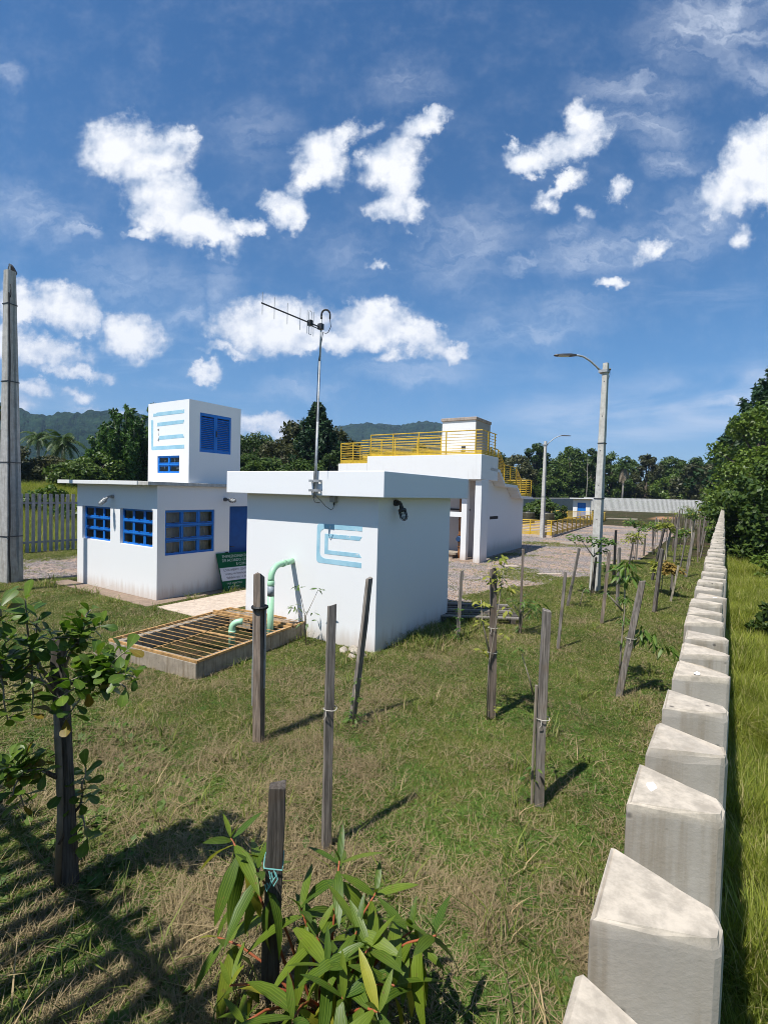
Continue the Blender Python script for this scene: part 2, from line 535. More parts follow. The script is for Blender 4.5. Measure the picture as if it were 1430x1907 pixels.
def make_leaf(name, dark, light, spread='island', trans=.35, rough=.45, veins=False, spec=.35, yellow=None, yfrac=.0, wscale=.25):
    m, t, p = mat(name)
    if spread == 'island':
        r = t.node('ShaderNodeNewGeometry').outputs['Random Per Island']
    else:
        r = t.node('ShaderNodeObjectInfo').outputs['Random']
    w = wpos(t)
    n = t.noise(w, wscale, 3, .5)
    f = t.math('ADD', t.math('MULTIPLY', r, .65), t.math('MULTIPLY', t.smooth(n.outputs[0], .3, .7), .35))
    col = t.mix(f, dark, light)
    if yellow:
        k = t.math('FRACT', t.math('MULTIPLY', r, 37.31))
        col = t.mix(t.smooth(k, 1 - yfrac - .02, 1 - yfrac + .02), col, yellow)
    if veins:
        o_ = opos(t)
        sn = t.noise(t.vec('ADD', t.vec('SCALE', o_, 1.0), t.vec('SCALE', (17.0, 5.0, 3.0), r)), 7.0, 4, .6)
        col = t.mix(t.math('MULTIPLY', t.smooth(sn.outputs[0], .60, .70), .7), col, (.16, .11, .035))
        col = t.mix(t.smooth(t.noise(o_, 3.0, 3, .5).outputs[0], .3, .7), t.mix(1.0, col, (.72, .78, .7), 'MULTIPLY'), col)
        uv = t.node('ShaderNodeUVMap').outputs[0]
        s = t.node('ShaderNodeSeparateXYZ')
        t.l.new(uv, s.inputs[0])
        a = t.math('ABSOLUTE', t.math('SUBTRACT', s.outputs[0], .5))
        v = None
        for c0, wd in veins:
            b = t.smooth(t.math('ABSOLUTE', t.math('SUBTRACT', a, c0)), 0, wd, 1, 0)
            v = b if v is None else t.math('MAXIMUM', v, b)
        col = t.mix(t.math('MULTIPLY', v, .28), col, tuple(min(1, x * 1.5 + .02) for x in light))
        bump(t, p, t.math('SUBTRACT', 0.0, v), .2, .002)
    t.l.new(col, p.inputs['Base Color'])
    p.inputs['Roughness'].default_value = rough
    p.inputs['Specular IOR Level'].default_value = spec
    if trans > 0:
        tr = t.node('ShaderNodeBsdfTranslucent')
        t.l.new(t.mix(1.0, col, (1.25, 1.35, .7), 'MULTIPLY'), tr.inputs[0])
        mx = t.node('ShaderNodeMixShader')
        mx.inputs[0].default_value = trans
        t.l.new(p.outputs[0], mx.inputs[1])
        t.l.new(tr.outputs[0], mx.inputs[2])
        t.l.new(mx.outputs[0], m.node_tree.nodes['Material Output'].inputs[0])
    return m


def make_glass(name, tint=(.85, .88, .88)):
    m, t, p = mat(name)
    gl = t.node('ShaderNodeBsdfGlossy')
    gl.inputs['Roughness'].default_value = .03
    tr = t.node('ShaderNodeBsdfTransparent')
    tr.inputs[0].default_value = (*tint, 1)
    fr = t.node('ShaderNodeFresnel')
    fr.inputs[0].default_value = 1.5
    mx = t.node('ShaderNodeMixShader')
    t.l.new(fr.outputs[0], mx.inputs[0])
    t.l.new(tr.outputs[0], mx.inputs[1])
    t.l.new(gl.outputs[0], mx.inputs[2])
    t.l.new(mx.outputs[0], m.node_tree.nodes['Material Output'].inputs[0])
    return m


WHITE = make_white('white_paint')
WHITE_DIRTY = make_white('white_paint_weathered', (.78, .775, .76), 1.5)
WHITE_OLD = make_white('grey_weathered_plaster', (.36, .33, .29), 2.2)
CONC_FENCE = make_concrete('fence_concrete', (.50, .465, .42), 1.0, (.49, .425, .34), 2.08)
CONC_FAR = make_concrete('pale_fence_concrete', (.66, .65, .62), .4)
CONC_POLE = make_concrete('pole_concrete', (.52, .50, .455), .35)
CONC_BOX = make_concrete('raw_concrete', (.34, .29, .23), .9)
CONC_PATH = make_concrete('path_concrete', (.55, .45, .36), .3)
CONC_APRON = make_concrete('apron_concrete', (.27, .20, .15), .5)
ROOF_CAP = make_concrete('roof_cap_concrete', (.40, .33, .28), .9)
CONC_WHITE = make_concrete('whitewashed_concrete', (.60, .59, .56), .4)
CONC_GREY = make_concrete('grey_weathered_concrete', (.40, .39, .37), .6)
BLUE = plain('blue_paint', (.010, .165, .56), .38, var=.08, spec=.5)
BLUE_DARK = plain('dark_blue_paint', (.006, .075, .29), .45, var=.1)
LOGO_BLUE = None
YELLOW = plain('yellow_paint', (.54, .35, .025), .55, var=.16)
RAIL_ORANGE = plain('faded_ochre_paint', (.40, .235, .095), .65, var=.35, scale=14)
GREEN_PIPE = plain('mint_green_paint', (.37, .64, .42), .45, var=.06)
SIGN_GREEN = plain('green_board', (.006, .095, .042), .75, var=.08, spec=.15)
SIGN_WHITE = plain('white_panel', (.62, .63, .68), .5, var=.04)
SIGN_INK = plain('dark_ink', (.05, .05, .06), .6)
SIGN_TEXT = plain('pale_green_ink', (.50, .62, .52), .6)
METAL = plain('galvanised_steel', (.36, .37, .375), .55, .35, var=.2, scale=20)
METAL_DARK = plain('dark_iron', (.06, .06, .065), .5, .4)
BLACK = plain('black_rubber', (.012, .012, .013), .6)
GREY_CAST = plain('cast_grey_metal', (.13, .135, .14), .45, .5)
RUST_PIPE = plain('rusty_brown_pipe', (.24, .10, .035), .6, var=.25)
VALVE_BLUE = plain('valve_blue', (.015, .05, .13), .5)
DARK_VOID = plain('dark_interior', (.035, .034, .036), .9)
INTERIOR = plain('interior_plaster', (.62, .58, .54), .9)
TWINE = plain('turquoise_twine', (.16, .42, .40), .7)
TWINE_WHITE = plain('pale_twine', (.45, .42, .36), .8)
GLASS = make_glass('window_glass')
WOOD = make_wood('weathered_wood', (.22, .195, .17))
WOOD_DARK = make_wood('dark_weathered_wood', (.10, .088, .077))
WOOD_PALE = make_wood('pale_bare_wood', (.42, .37, .29))
WOOD_BROWN = make_wood('brown_weathered_wood', (.20, .16, .13))
BARK = make_wood('bark', (.12, .095, .075))
BARK_PALE = make_wood('pale_bark', (.34, .31, .27))
STEM_RED = plain('reddish_stem', (.30, .085, .035), .6, var=.2)
STEM_GREY = plain('grey_twig', (.26, .22, .17), .7, var=.2)


def make_logo():
    m, t, p = mat('faded_light_blue_paint')
    w = wpos(t)
    n = t.noise(w, 14, 6, .7)
    n2 = t.noise(w, 3.5, 2, .5)
    k = t.math('MULTIPLY', t.smooth(n.outputs[0], .60, .66), t.smooth(n2.outputs[0], .45, .6))
    col = t.mix(t.smooth(t.noise(w, 5, 4, .6).outputs[0], .3, .7), (.27, .50, .62), (.36, .59, .70))
    col = t.mix(k, col, (.66, .66, .66))
    t.l.new(col, p.inputs['Base Color'])
    p.inputs['Roughness'].default_value = .7
    p.inputs['Specular IOR Level'].default_value = .25
    return m


LOGO_BLUE = make_logo()
LOGO_DARK = plain('slab_shadow_blue', (.02, .10, .25), .7)  # unused; emblem blue with the roof slab's shadow put into the colour


# ------------------------------------------------------------------ ground
def sstep(x, a, b):
    t = np.clip((x - a) / (b - a), 0, 1)
    return t * t * (3 - 2 * t)


def vnoise(x, y, seed=0):
    """Smooth value noise for placing things."""
    x, y = np.asarray(x, float), np.asarray(y, float)
    xi, yi = np.floor(x).astype(np.int64), np.floor(y).astype(np.int64)
    fx, fy = x - xi, y - yi
    fx, fy = fx * fx * (3 - 2 * fx), fy * fy * (3 - 2 * fy)

    def h(a, b):
        n = (a * 374761393 + b * 668265263 + seed * 974711) & 0x7fffffff
        n = ((n ^ (n >> 13)) * 1274126177) & 0x7fffffff
        return ((n ^ (n >> 16)) & 0xffff) / 65535.0
    return (h(xi, yi) * (1 - fx) + h(xi + 1, yi) * fx) * (1 - fy) + (h(xi, yi + 1) * (1 - fx) + h(xi + 1, yi + 1) * fx) * fy


def gz(x, y):
    """Height of the ground: level plot, a slight rise to the far end, a bank beyond the left fence."""
    x, y = np.asarray(x, float), np.asarray(y, float)
    z = 0.006 * np.clip(y - 18, 0, 75)
    z = z + 2.3 * sstep(-x, 22, 48) * sstep(y, -60, 5)
    r = np.hypot(x, y)
    return z + 6 * sstep(r, 160, 700)


def gzf(x, y):
    return float(gz(x, y))


def gravel_mask(x, y):
    """1 on the gravel yard, 0 on the lawn (ragged edge)."""
    x, y = np.asarray(x, float), np.asarray(y, float)
    n = (vnoise(x * .9, y * .9, 3) - .5) * 1.5 + (vnoise(x * 3.1, y * 3.1, 4) - .5) * .6
    right = np.interp(y, [9.4, 10.2, 12, 14, 16.5, 20, 27, 36, 42, 46], [-5.4, -4.9, -4.7, -4.0, -3.3, -3.3, -3.6, -4.6, -6.0, -9.0])
    a = sstep(right - x + n * .5, -.15, .25) * sstep(y + n * .4, 9.3, 9.9) * sstep(44 + n - y, 0, 2.0)
    grassy = sstep(y, 22, 30) * sstep(x, -9, -7.5) * .0
    b = sstep(-x + n * .5 + .95 * (y - 5.2) * .75, 14.3, 14.9) * sstep(x, -18.6, -18.0)   # drive left of the office
    return np.clip(np.maximum(a - grassy, b), 0, 1)


def make_ground():
    fx = np.concatenate([[-3000, -1500, -700, -350, -180, -110, -80, -62], np.arange(-50, 12.1, 1.0), [16, 22, 32, 60, 110, 200, 500, 1500, 3000]])
    fy = np.concatenate([[-3000, -1000, -300, -100, -40, -15, -6], np.arange(-2, 30.1, 1.0), np.arange(32, 110, 3.0), [125, 160, 220, 320, 500, 800, 1500, 3500]])
    X, Y = np.meshgrid(fx, fy)
    Z = gz(X, Y)
    nx, ny = len(fx), len(fy)
    v = np.stack([X.ravel(), Y.ravel(), Z.ravel()], 1)
    f = [(j * nx + i, j * nx + i + 1, (j + 1) * nx + i + 1, (j + 1) * nx + i) for j in range(ny - 1) for i in range(nx - 1)]
    me = bpy.data.meshes.new('ground')
    me.from_pydata(v.tolist(), [], f)
    me.polygons.foreach_set('use_smooth', [True] * len(f))
    m, t, p = mat('lawn_soil')
    w = wpos(t)
    n1 = t.noise(w, .55, 5, .6)
    n2 = t.noise(w, 3.2, 6, .65)
    n3 = t.noise(w, 26, 6, .7)
    n4 = t.noise(w, 90, 4, .7)
    straw = t.mix(t.smooth(n3.outputs[0], .36, .70), (.035, .025, .016), (.20, .145, .085))
    green = t.mix(t.smooth(n3.outputs[0], .3, .7), (.016, .022, .007), (.075, .085, .026))
    soil = t.mix(t.smooth(n4.outputs[0], .3, .7), (.035, .024, .018), (.15, .105, .078))
    k = t.math('ADD', t.math('MULTIPLY', n1.outputs[0], .55), t.math('MULTIPLY', n2.outputs[0], .45))
    c = t.mix(t.smooth(k, .38, .56), straw, green)
    c = t.mix(t.math('MULTIPLY', t.smooth(t.noise(w, 1.1, 5, .65).outputs[0], .56, .68), .7), c, soil)
    c = t.mix(t.smooth(n4.outputs[0], .35, .62), t.mix(1.0, c, (.55, .52, .5), 'MULTIPLY'), c)
    sp = t.node('ShaderNodeSeparateXYZ')
    t.l.new(w, sp.inputs[0])
    # the meadows outside the fences are fresh green
    lush = t.mix(t.smooth(n2.outputs[0], .3, .7), (.075, .115, .02), (.19, .22, .05))
    out = t.math('MAXIMUM', t.smooth(sp.outputs[0], .02, .2), t.smooth(t.math('MULTIPLY', sp.outputs[0], -1.0), 19.9, 20.6))
    c = t.mix(out, c, lush)
    # bare orange earth near the far end
    br = t.math('MULTIPLY', t.math('MULTIPLY', t.smooth(sp.outputs[1], 60, 66), t.smooth(sp.outputs[1], 70, 76, 1, 0)), t.math('MULTIPLY', t.smooth(sp.outputs[0], -7.5, -6.2), t.smooth(sp.outputs[0], -5.2, -4.2, 1, 0)))
    c = t.mix(t.math('MULTIPLY', br, t.smooth(n2.outputs[0], .3, .5)), c, (.40, .22, .12))
    t.l.new(c, p.inputs['Base Color'])
    p.inputs['Roughness'].default_value = .95
    p.inputs['Specular IOR Level'].default_value = .1
    bump(t, p, t.math('ADD', n3.outputs[0], t.math('MULTIPLY', n4.outputs[0], .6)), 1.0, .04)
    me.materials.append(m)
    o = bpy.data.objects.new('ground', me)
    COL.objects.link(o)
    structure(o)


def make_gravel_yard():
    """A thin sheet of crushed stone with ragged borders, 4 mm over the soil."""
    st = .22
    xs = np.arange(-19.4, -2.6, st)
    ys = np.arange(3.4, 46, st)
    X, Y = np.meshgrid(xs, ys)
    M = gravel_mask(X, Y)
    idx = {}
    mb_v, fs = [], []

    def vid(j, i):
        if (j, i) not in idx:
            x, y = xs[i] + (vnoise(i * .7, j * .7, 8) - .5) * .16, ys[j] + (vnoise(i * .7, j * .7, 9) - .5) * .16
            idx[(j, i)] = len(mb_v)
            mb_v.append((float(x), float(y), gzf(x, y) + .004))
        return idx[(j, i)]
    for j in range(len(ys) - 1):
        for i in range(len(xs) - 1):
            if M[j:j + 2, i:i + 2].mean() > .5:
                fs.append((vid(j, i), vid(j, i + 1), vid(j + 1, i + 1), vid(j + 1, i)))
    me = bpy.data.meshes.new('gravel_yard')
    me.from_pydata(mb_v, [], fs)
    m, t, p = mat('crushed_stone')
    w = wpos(t)
    v = t.node('ShaderNodeTexVoronoi')
    v.inputs['Scale'].default_value = 26
    t.l.new(w, v.inputs[0])
    n = t.noise(w, .5, 5, .6)
    n2 = t.noise(w, 4, 5, .65)
    c = t.ramp(t.math('FRACT', t.math('MULTIPLY', v.outputs['Color'], 1.0)), [(0, (.16, .138, .13)), (.5, (.29, .255, .24)), (1, (.44, .39, .36))])
    c = t.mix(t.smooth(v.outputs['Distance'], .35, .75), c, (.10, .085, .08))
    earth = t.mix(t.smooth(n2.outputs[0], .3, .7), (.28, .185, .13), (.42, .30, .215))
    c = t.mix(t.math('MULTIPLY', t.smooth(n.outputs[0], .43, .57), .9), c, earth)
    t.l.new(c, p.inputs['Base Color'])
    p.inputs['Roughness'].default_value = .9
    bump(t, p, t.math('MULTIPLY', v.outputs['Distance'], -1.0), 1.0, .02)
    me.materials.append(m)
    o = bpy.data.objects.new('gravel_yard', me)
    COL.objects.link(o)
    structure(o)


make_ground()
make_gravel_yard()

# ------------------------------------------------------------------ concrete paling fences
PAL_H = 2.08
STEP = .18


def paling_mesh(seed, dy=0.0):
    """One precast pale: wedge section, broad inner side (x=0) and a rounded outer edge, worn rim on top."""
    r = random.Random(seed)
    sec = [(0.0, -.053), (.003, -.0555), (.050, -.0375), (.0935, -.0195), (.0985, -.0145), (.1005, 0.0), (.0985, .0145), (.0935, .0195), (.050, .0375), (.003, .0555), (0.0, .053)]
    n = len(sec)
    mb = MB()
    rings = [(-.12, 1.0), (PAL_H - .012, 1.0), (PAL_H - .003, .975), (PAL_H, .93)]
    vs = []
    for z, s in rings:
        for x, y in sec:
            cx = .045
            j = (r.random() - .5) * .0022 if z > 1 else 0
            vs.append((cx + (x - cx) * s + j, y * s + j, z + ((r.random() - .5) * .007 if z > 1 else 0)))
    fs = [(k * n + i, k * n + (i + 1) % n, (k + 1) * n + (i + 1) % n, (k + 1) * n + i) for k in range(3) for i in range(n)]
    fs.append(tuple(3 * n + i for i in range(n)))
    mb.add(vs, fs)
    return mb


def simple_paling(mb, fn, z0, h):
    sec = [(0.0, -.055), (.092, -.024), (.10, 0), (.092, .024), (0.0, .055)]
    n = len(sec)
    v = [fn(x, y, z0 - .1) for x, y in sec] + [fn(x, y, z0 + h) for x, y in sec]
    mb.add(v, [(i, (i + 1) % n, n + (i + 1) % n, n + i) for i in range(n)] + [tuple(range(n, 2 * n))])


def right_fence():
    t = thing('paling_fence', 'long row of grey concrete palings running away along the right edge of the lawn', 'fence', (-.08, 0, 0))
    meshes = [paling_mesh(s).mesh('paling', CONC_FENCE) for s in range(5)]
    r = random.Random(3)
    y0 = .343
    k = -4
    cnt = 0
    rest = MB()
    while True:
        y = y0 + k * STEP
        if y > 90:
            break
        if cnt < 300:
            o = bpy.data.objects.new('paling', meshes[r.randrange(5)])
            COL.objects.link(o)
            o.parent = t
            o.location = ((r.random() - .5) * .006, y + (r.random() - .5) * .012, gzf(0, y) + (r.random() - .5) * .012)
            o.rotation_euler = ((r.random() - .5) * .008, (r.random() - .5) * .008, (r.random() - .5) * .05)
            for sx, sy, n in ((.043, 1.208, 7), (.022, .706, 8), (.061, 2.288, 9)):      # splash of white paint on the cap
                if abs(sy - y) < STEP / 2:
                    m = MB()
                    m.prism([(math.cos(q) * .007 * r.uniform(.6, 1.3), math.sin(q) * .011 * r.uniform(.6, 1.3)) for q in np.linspace(0, 5.6, n)], 0, .0012)
                    m.build('paint_splash', WHITE, o, loc=(sx, max(-.03, min(.03, sy - y)) * (1 - sx * 6), PAL_H - .0003))
            cnt += 1
        else:
            simple_paling(rest, lambda a, b, c, y=y: (a, y + b, c), gzf(0, y), PAL_H)
        k += 1
    o = rest.build('palings', CONC_FENCE, t)
    o['kind'] = 'stuff'
    for z in (.35, 1.78):
        m = MB()
        for a in range(-1, 90, 7):
            b = min(a + 7, 90)
            za, zb = gzf(0, a) + z, gzf(0, b) + z
            m.add([(.04, a, za - .03), (.085, a, za - .03), (.085, b, zb - .03), (.04, b, zb - .03), (.04, a, za + .03), (.085, a, za + .03), (.085, b, zb + .03), (.04, b, zb + .03)],
                  [(0, 3, 2, 1), (4, 5, 6, 7), (0, 1, 5, 4), (1, 2, 6, 5), (2, 3, 7, 6), (3, 0, 4, 7)])
        m.build('rail', CONC_FENCE, t)


def left_fence():
    t = thing('paling_fence', 'grey concrete paling fence left of the small office, on the far side of the drive', 'fence', (-20.2, 0, 0))
    r = random.Random(5)
    mesh = None
    rest = MB()
    k = 0
    y = -1.0
    while y < 90:
        if 3.5 < y < 14:
            if mesh is None:
                mb = MB()
                simple_paling(mb, lambda a, b, c: (-a, -b, c), 0, PAL_H)
                mesh = mb.mesh('paling', CONC_GREY)
            o = bpy.data.objects.new('paling', mesh)
            COL.objects.link(o)
            o.parent = t
            o.location = ((r.random() - .5) * .01, y, (r.random() - .5) * .03)
            o.rotation_euler = ((r.random() - .5) * .015, 0, (r.random() - .5) * .06)
        else:
            simple_paling(rest, lambda a, b, c, y=y: (-a, y - b, c), gzf(-19, y), PAL_H)
        y += .187
    rest.build('palings', CONC_GREY, t)['kind'] = 'stuff'
    for z in (.35, 1.76):
        m = MB()
        for a in range(-1, 90, 7):
            b = min(a + 7, 90)
            za, zb = gzf(-19, a) + z, gzf(-19, b) + z
            m.add([(-.085, a, za - .035), (-.035, a, za - .035), (-.035, b, zb - .035), (-.085, b, zb - .035), (-.085, a, za + .035), (-.035, a, za + .035), (-.035, b, zb + .035), (-.085, b, zb + .035)],
                  [(0, 3, 2, 1), (4, 5, 6, 7), (0, 1, 5, 4), (1, 2, 6, 5), (2, 3, 7, 6), (3, 0, 4, 7)])
        m.build('rail', CONC_GREY, t)


def cross_fence(name_label, y, x0, x1, h, wide=.95):
    t = thing('paling_fence', name_label, 'fence', (0, y, 0))
    m = MB()
    x = x0
    while x < x1:
        simple_paling(m, lambda a, b, c, x=x: (x + b * wide, a, c), gzf(x, y), h)
        x += STEP
    m.build('palings', CONC_WHITE, t)['kind'] = 'stuff'
    for z in (.35, h - .3):
        b = MB()
        b.box(x0 - .1, x1, .035, .085, gzf(-5, y) + z - .04, gzf(-5, y) + z + .04)
        b.build('rail', CONC_WHITE, t)


right_fence()
left_fence()
cross_fence('pale concrete paling fence closing off the far end of the site below the dark wood', 90.3, -20.1, -.15, 2.2, 1.35)
cross_fence('concrete paling fence behind the viewer that throws striped shade on the grass', -.115, -20.0, -.25, 2.9)

# ------------------------------------------------------------------ building frame helpers
RZ = YAW - 0.5703


class Frame:
    def __init__(self, ox, oy, oz=0.0, rz=RZ):
        self.o = np.array([ox, oy, oz])
        self.rz = rz
        self.ex = np.array([math.cos(rz), math.sin(rz), 0])
        self.ey = np.array([-math.sin(rz), math.cos(rz), 0])

    def w(self, x, y, z):
        return tuple(self.o + self.ex * x + self.ey * y + np.array([0, 0, z]))


FA, FB, FC = Frame(-9.85, 5.795), Frame(-4.25, 5.99), Frame(-7.13, 16.40)


def front(u, t, z):
    return (u, t, z)


def side(u, t, z):
    return (-t, u, z)


def grid_window(root, fn, u0, u1, z0, z1, cols, rows, depth, bar=.032, thick=.05, handles=True, open_lean=0.0):
    """Steel window: frame with mullions, every light with its own sash rim, one pane object per light."""
    f = MB()

    def bx(a, b, c, d, t0, t1, mi=0):
        p = [fn(a, t0, c), fn(b, t0, c), fn(b, t1, c), fn(a, t1, c), fn(a, t0, d), fn(b, t0, d), fn(b, t1, d), fn(a, t1, d)]
        f.add(p, [(0, 3, 2, 1), (4, 5, 6, 7), (0, 1, 5, 4), (1, 2, 6, 5), (2, 3, 7, 6), (3, 0, 4, 7)], mi)
    t0, t1 = depth, depth + thick
    bx(u0, u0 + bar, z0, z1, t0, t1)
    bx(u1 - bar, u1, z0, z1, t0, t1)
    bx(u0 + bar, u1 - bar, z0, z0 + bar, t0, t1)
    bx(u0 + bar, u1 - bar, z1 - bar, z1, t0, t1)
    cw, rh = (u1 - u0) / cols, (z1 - z0) / rows
    for i in range(1, cols):
        bx(u0 + i * cw - bar * .45, u0 + i * cw + bar * .45, z0 + bar, z1 - bar, t0 + .002, t1 - .002)
    for j in range(1, rows):
        bx(u0 + bar, u1 - bar, z0 + j * rh - bar * .55, z0 + j * rh + bar * .55, t0 - .012, t1 - .004)
    s = .022
    for i in range(cols):
        for j in range(rows):
            a, b, c, d = u0 + i * cw + bar * .62, u0 + (i + 1) * cw - bar * .62, z0 + j * rh + bar * .72, z0 + (j + 1) * rh - bar * .72
            bx(a, b, c, c + s, t0 + .008, t0 + .032)
            bx(a, b, d - s, d, t0 + .008, t0 + .032)
            bx(a, a + s, c + s, d - s, t0 + .009, t0 + .031)
            bx(b - s, b, c + s, d - s, t0 + .009, t0 + .031)
            if handles:
                mu = (a + b) / 2
                bx(mu - .035, mu + .035, c + s, c + s + .012, t0 - .004, t0 + .007, 1)
    w = f.build('window', [BLUE, METAL_DARK], root)
    for i in range(cols):
        for j in range(rows):
            a, b, c, d = u0 + i * cw + bar * .62 + s * .6, u0 + (i + 1) * cw - bar * .62 - s * .6, z0 + j * rh + bar * .72 + s * .6, z0 + (j + 1) * rh - bar * .72 - s * .6
            g = MB()
            g.add([fn(a, t0 + .019, c), fn(b, t0 + .019, c), fn(b, t0 + .019, d), fn(a, t0 + .019, d)], [(0, 1, 2, 3)])
            g.build('pane', GLASS, w)
    return w


def round_poly(pts, radii, seg=5):
    """Polygon with rounded corners."""
    out = []
    n = len(pts)
    for i in range(n):
        p, a, b = Vector(pts[i]), Vector(pts[i - 1]), Vector(pts[(i + 1) % n])
        r = radii[i]
        if r <= 0:
            out.append(tuple(p))
            continue
        pa, pb = p + (a - p).normalized() * r, p + (b - p).normalized() * r
        for k in range(seg + 1):
            s = k / seg
            q = pa * (1 - s) ** 2 + p * 2 * s * (1 - s) + pb * s * s
            out.append(tuple(q))
    return out


def logo(root, x0, x1, z0, z1, y, weathered=False):
    """Painted emblem: an outer bracket and an inner bracket, open to the right."""
    W, Hh = x1 - x0, z1 - z0
    outer = [(0, 0), (1, 0), (1, .125), (.16, .125), (.075, .21), (.075, .80), (.16, .885), (1, .885), (1, 1), (0, 1)]
    ro = [.075, 0, 0, .05, .05, .05, .05, 0, 0, .075]
    inner = [(.185, .245), (1, .245), (.94, .345), (.26, .345), (.26, .655), (.95, .655), (1, .755), (.185, .755)]
    polys = [('bracket', round_poly([(a * W, b * Hh) for a, b in outer], [r * W for r in ro])), ('inner', [(a * W, b * Hh) for a, b in inner])]
    m = MB()
    for nm, po in polys:
        v = [(x0 + a, y - .003, z0 + b) for a, b in po] + [(x0 + a, y + .002, z0 + b) for a, b in po]
        n = len(po)
        m.add(v, [tuple(range(n))] + [(i, (i + 1) % n, n + (i + 1) % n, n + i) for i in range(n)])
    return m


# ------------------------------------------------------------------ small office with roof tower
def office():
    R = thing('small_office', 'white one storey office with blue grid windows and a square tower on its flat roof', 'building', tuple(FA.o), RZ)
    D = 3.3
    Wd = 3.36
    T = .15
    H1, H2 = (-3.115, -1.84, 1.14, 1.945), (-1.433, -.16, 1.14, 1.945)
    m = MB()
    wall_panel(m, -Wd, 0, -.1, 2.48, 0, T, [H1, H2], front)
    m.build('front_wall', WHITE, R)
    S1, S2 = (.185, 1.465, .965, 1.95), (1.905, 2.75, .05, 2.02)
    m = MB()
    wall_panel(m, T, D, -.1, 2.48, 0, T, [S1, S2], side)
    m.build('side_wall', WHITE, R)
    m = MB()
    m.box(-Wd, -T - .002, D - T, D, -.1, 2.48)
    m.box(-Wd, -Wd + T, T, D - T, -.1, 2.48)
    m.build('back_wall', WHITE, R)
    m = MB()
    m.box(-Wd + T, -T, T, D - T, 0, .03)
    m.box(-2.6, -2.2, 2.2, 3.1, .03, 1.9)
    m.build('floor', INTERIOR, R)
    m = MB()     # desk and shelf seen through the panes, curtain by the side window
    m.box(-1.6, -.4, 1.9, 2.5, .72, .76)
    m.box(-1.58, -1.52, 1.92, 2.48, .03, .72)
    m.box(-.48, -.42, 1.92, 2.48, .03, .72)
    m.build('desk', WOOD_BROWN, R)
    m = MB()
    for k in range(26):
        a, b = .2 + k * .048, .2 + (k + 1) * .048
        q = .012 * (k % 2)
        q2 = .012 * ((k + 1) % 2)
        m.add([(-.20 - q, a, .7), (-.20 - q2, b, .7), (-.20 - q2, b, 2.2), (-.20 - q, a, 2.2)], [(0, 1, 2, 3)])
    m.build('curtain', plain('beige_curtain', (.66, .62, .56), .9), R)
    grid_window(R, front, H1[0], H1[1], H1[2], H1[3], 3, 3, .07)
    grid_window(R, front, H2[0], H2[1], H2[2], H2[3], 3, 3, .07)
    grid_window(R, side, S1[0], S1[1], S1[2], S1[3], 3, 3, .03, bar=.04)
    # door
    m = MB()
    m.box(-.13, -.09, S2[0] + .04, S2[1] - .04, .06, 2.0)
    d = m.build('door', BLUE_DARK, R)
    m = MB()
    for a, b, c, e in ((S2[0], S2[0] + .038, .05, 2.02), (S2[1] - .038, S2[1], .05, 2.02), (S2[0] + .038, S2[1] - .038, 2.0, 2.02)):
        m.box(-.14, -.05, a, b, c, e)
    m.build('door_frame', BLUE_DARK, d)
    m = MB()
    m.tube([(-.09, S2[0] + .10, 1.02), (-.045, S2[0] + .10, 1.02), (-.045, S2[0] + .2, 1.02)], .009, 6)
    m.build('handle', METAL_DARK, d)
    # roof slab: white front part, greyer piece along the door side
    m = MB()
    m.box(-Wd - .35, -.262, -.30, D + .2, 2.48, 2.565)
    m.build('roof_slab', make_white('white_slab_edge', (.74, .73, .70), 1.6), R, bevel=.006)
    m = MB()
    m.box(-.26, .10, -.27, D + .2, 2.482, 2.56)
    m.build('roof_edge', CONC_POLE, R, bevel=.006)
    # tower
    m = MB()
    wall_panel(m, -1.57, -.003, 2.56, 4.43, .75, .87, [(-1.19, -.35, 2.78, 3.18)], front)
    wall_panel(m, .87, 2.21, 2.56, 4.43, .003, .12, [(1.03, 1.915, 3.28, 4.175)], side)
    m.box(-1.57, -1.45, .87, 2.21, 2.56, 4.43)
    m.box(-1.45, -.12, 2.09, 2.21, 2.56, 4.43)
    m.box(-1.44, -.13, .88, 2.08, 4.33, 4.42)
    m.build('tower', WHITE, R)
    m = MB()
    m.box(-1.44, -.13, .88, 2.08, 2.566, 2.6)
    m.build('tower_floor', DARK_VOID, R)
    grid_window(R, front, -1.19, -.35, 2.78, 3.18, 2, 2, .75 + .02, bar=.03, handles=False)
    m = MB()     # scraps of paper stuck behind the tower panes
    for (a, b, c, e, rr) in ((-.99, -.93, 3.05, 3.09, .2), (-.60, -.56, 3.03, 3.11, -.3), (-1.0, -.97, 2.86, 2.94, .25), (-.52, -.42, 2.87, 2.91, 0)):
        m.add([(a, .80, c), (b, .80, c + rr * .05), (b + rr * .05, .80, e), (a + rr * .05, .80, e)], [(0, 1, 2, 3)])
    m.build('paper_scrap', SIGN_WHITE, R)
    # louvred shutters
    for (a, b) in ((1.03, 1.4735), (1.4735, 1.915)):
        m = MB()
        for q in ((a, a + .05, 3.28, 4.175), (b - .05, b, 3.28, 4.175), (a + .05, b - .05, 3.28, 3.345), (a + .05, b - .05, 4.11, 4.175)):
            m.box(-.05, -.012, q[0] + .0015, q[1] - .0015, q[2], q[3])
        s = m.build('shutter', BLUE, R)
        sm = MB()
        L = b - a - .10
        sm.add([(-.046, 0, 0), (-.016, 0, -.03), (-.016, L, -.03), (-.046, L, 0), (-.04, 0, .008), (-.01, 0, -.022), (-.01, L, -.022), (-.04, L, .008)],
               [(0, 3, 2, 1), (4, 5, 6, 7), (0, 1, 5, 4), (1, 2, 6, 5), (2, 3, 7, 6), (3, 0, 4, 7)])
        me = sm.mesh('slat', BLUE)
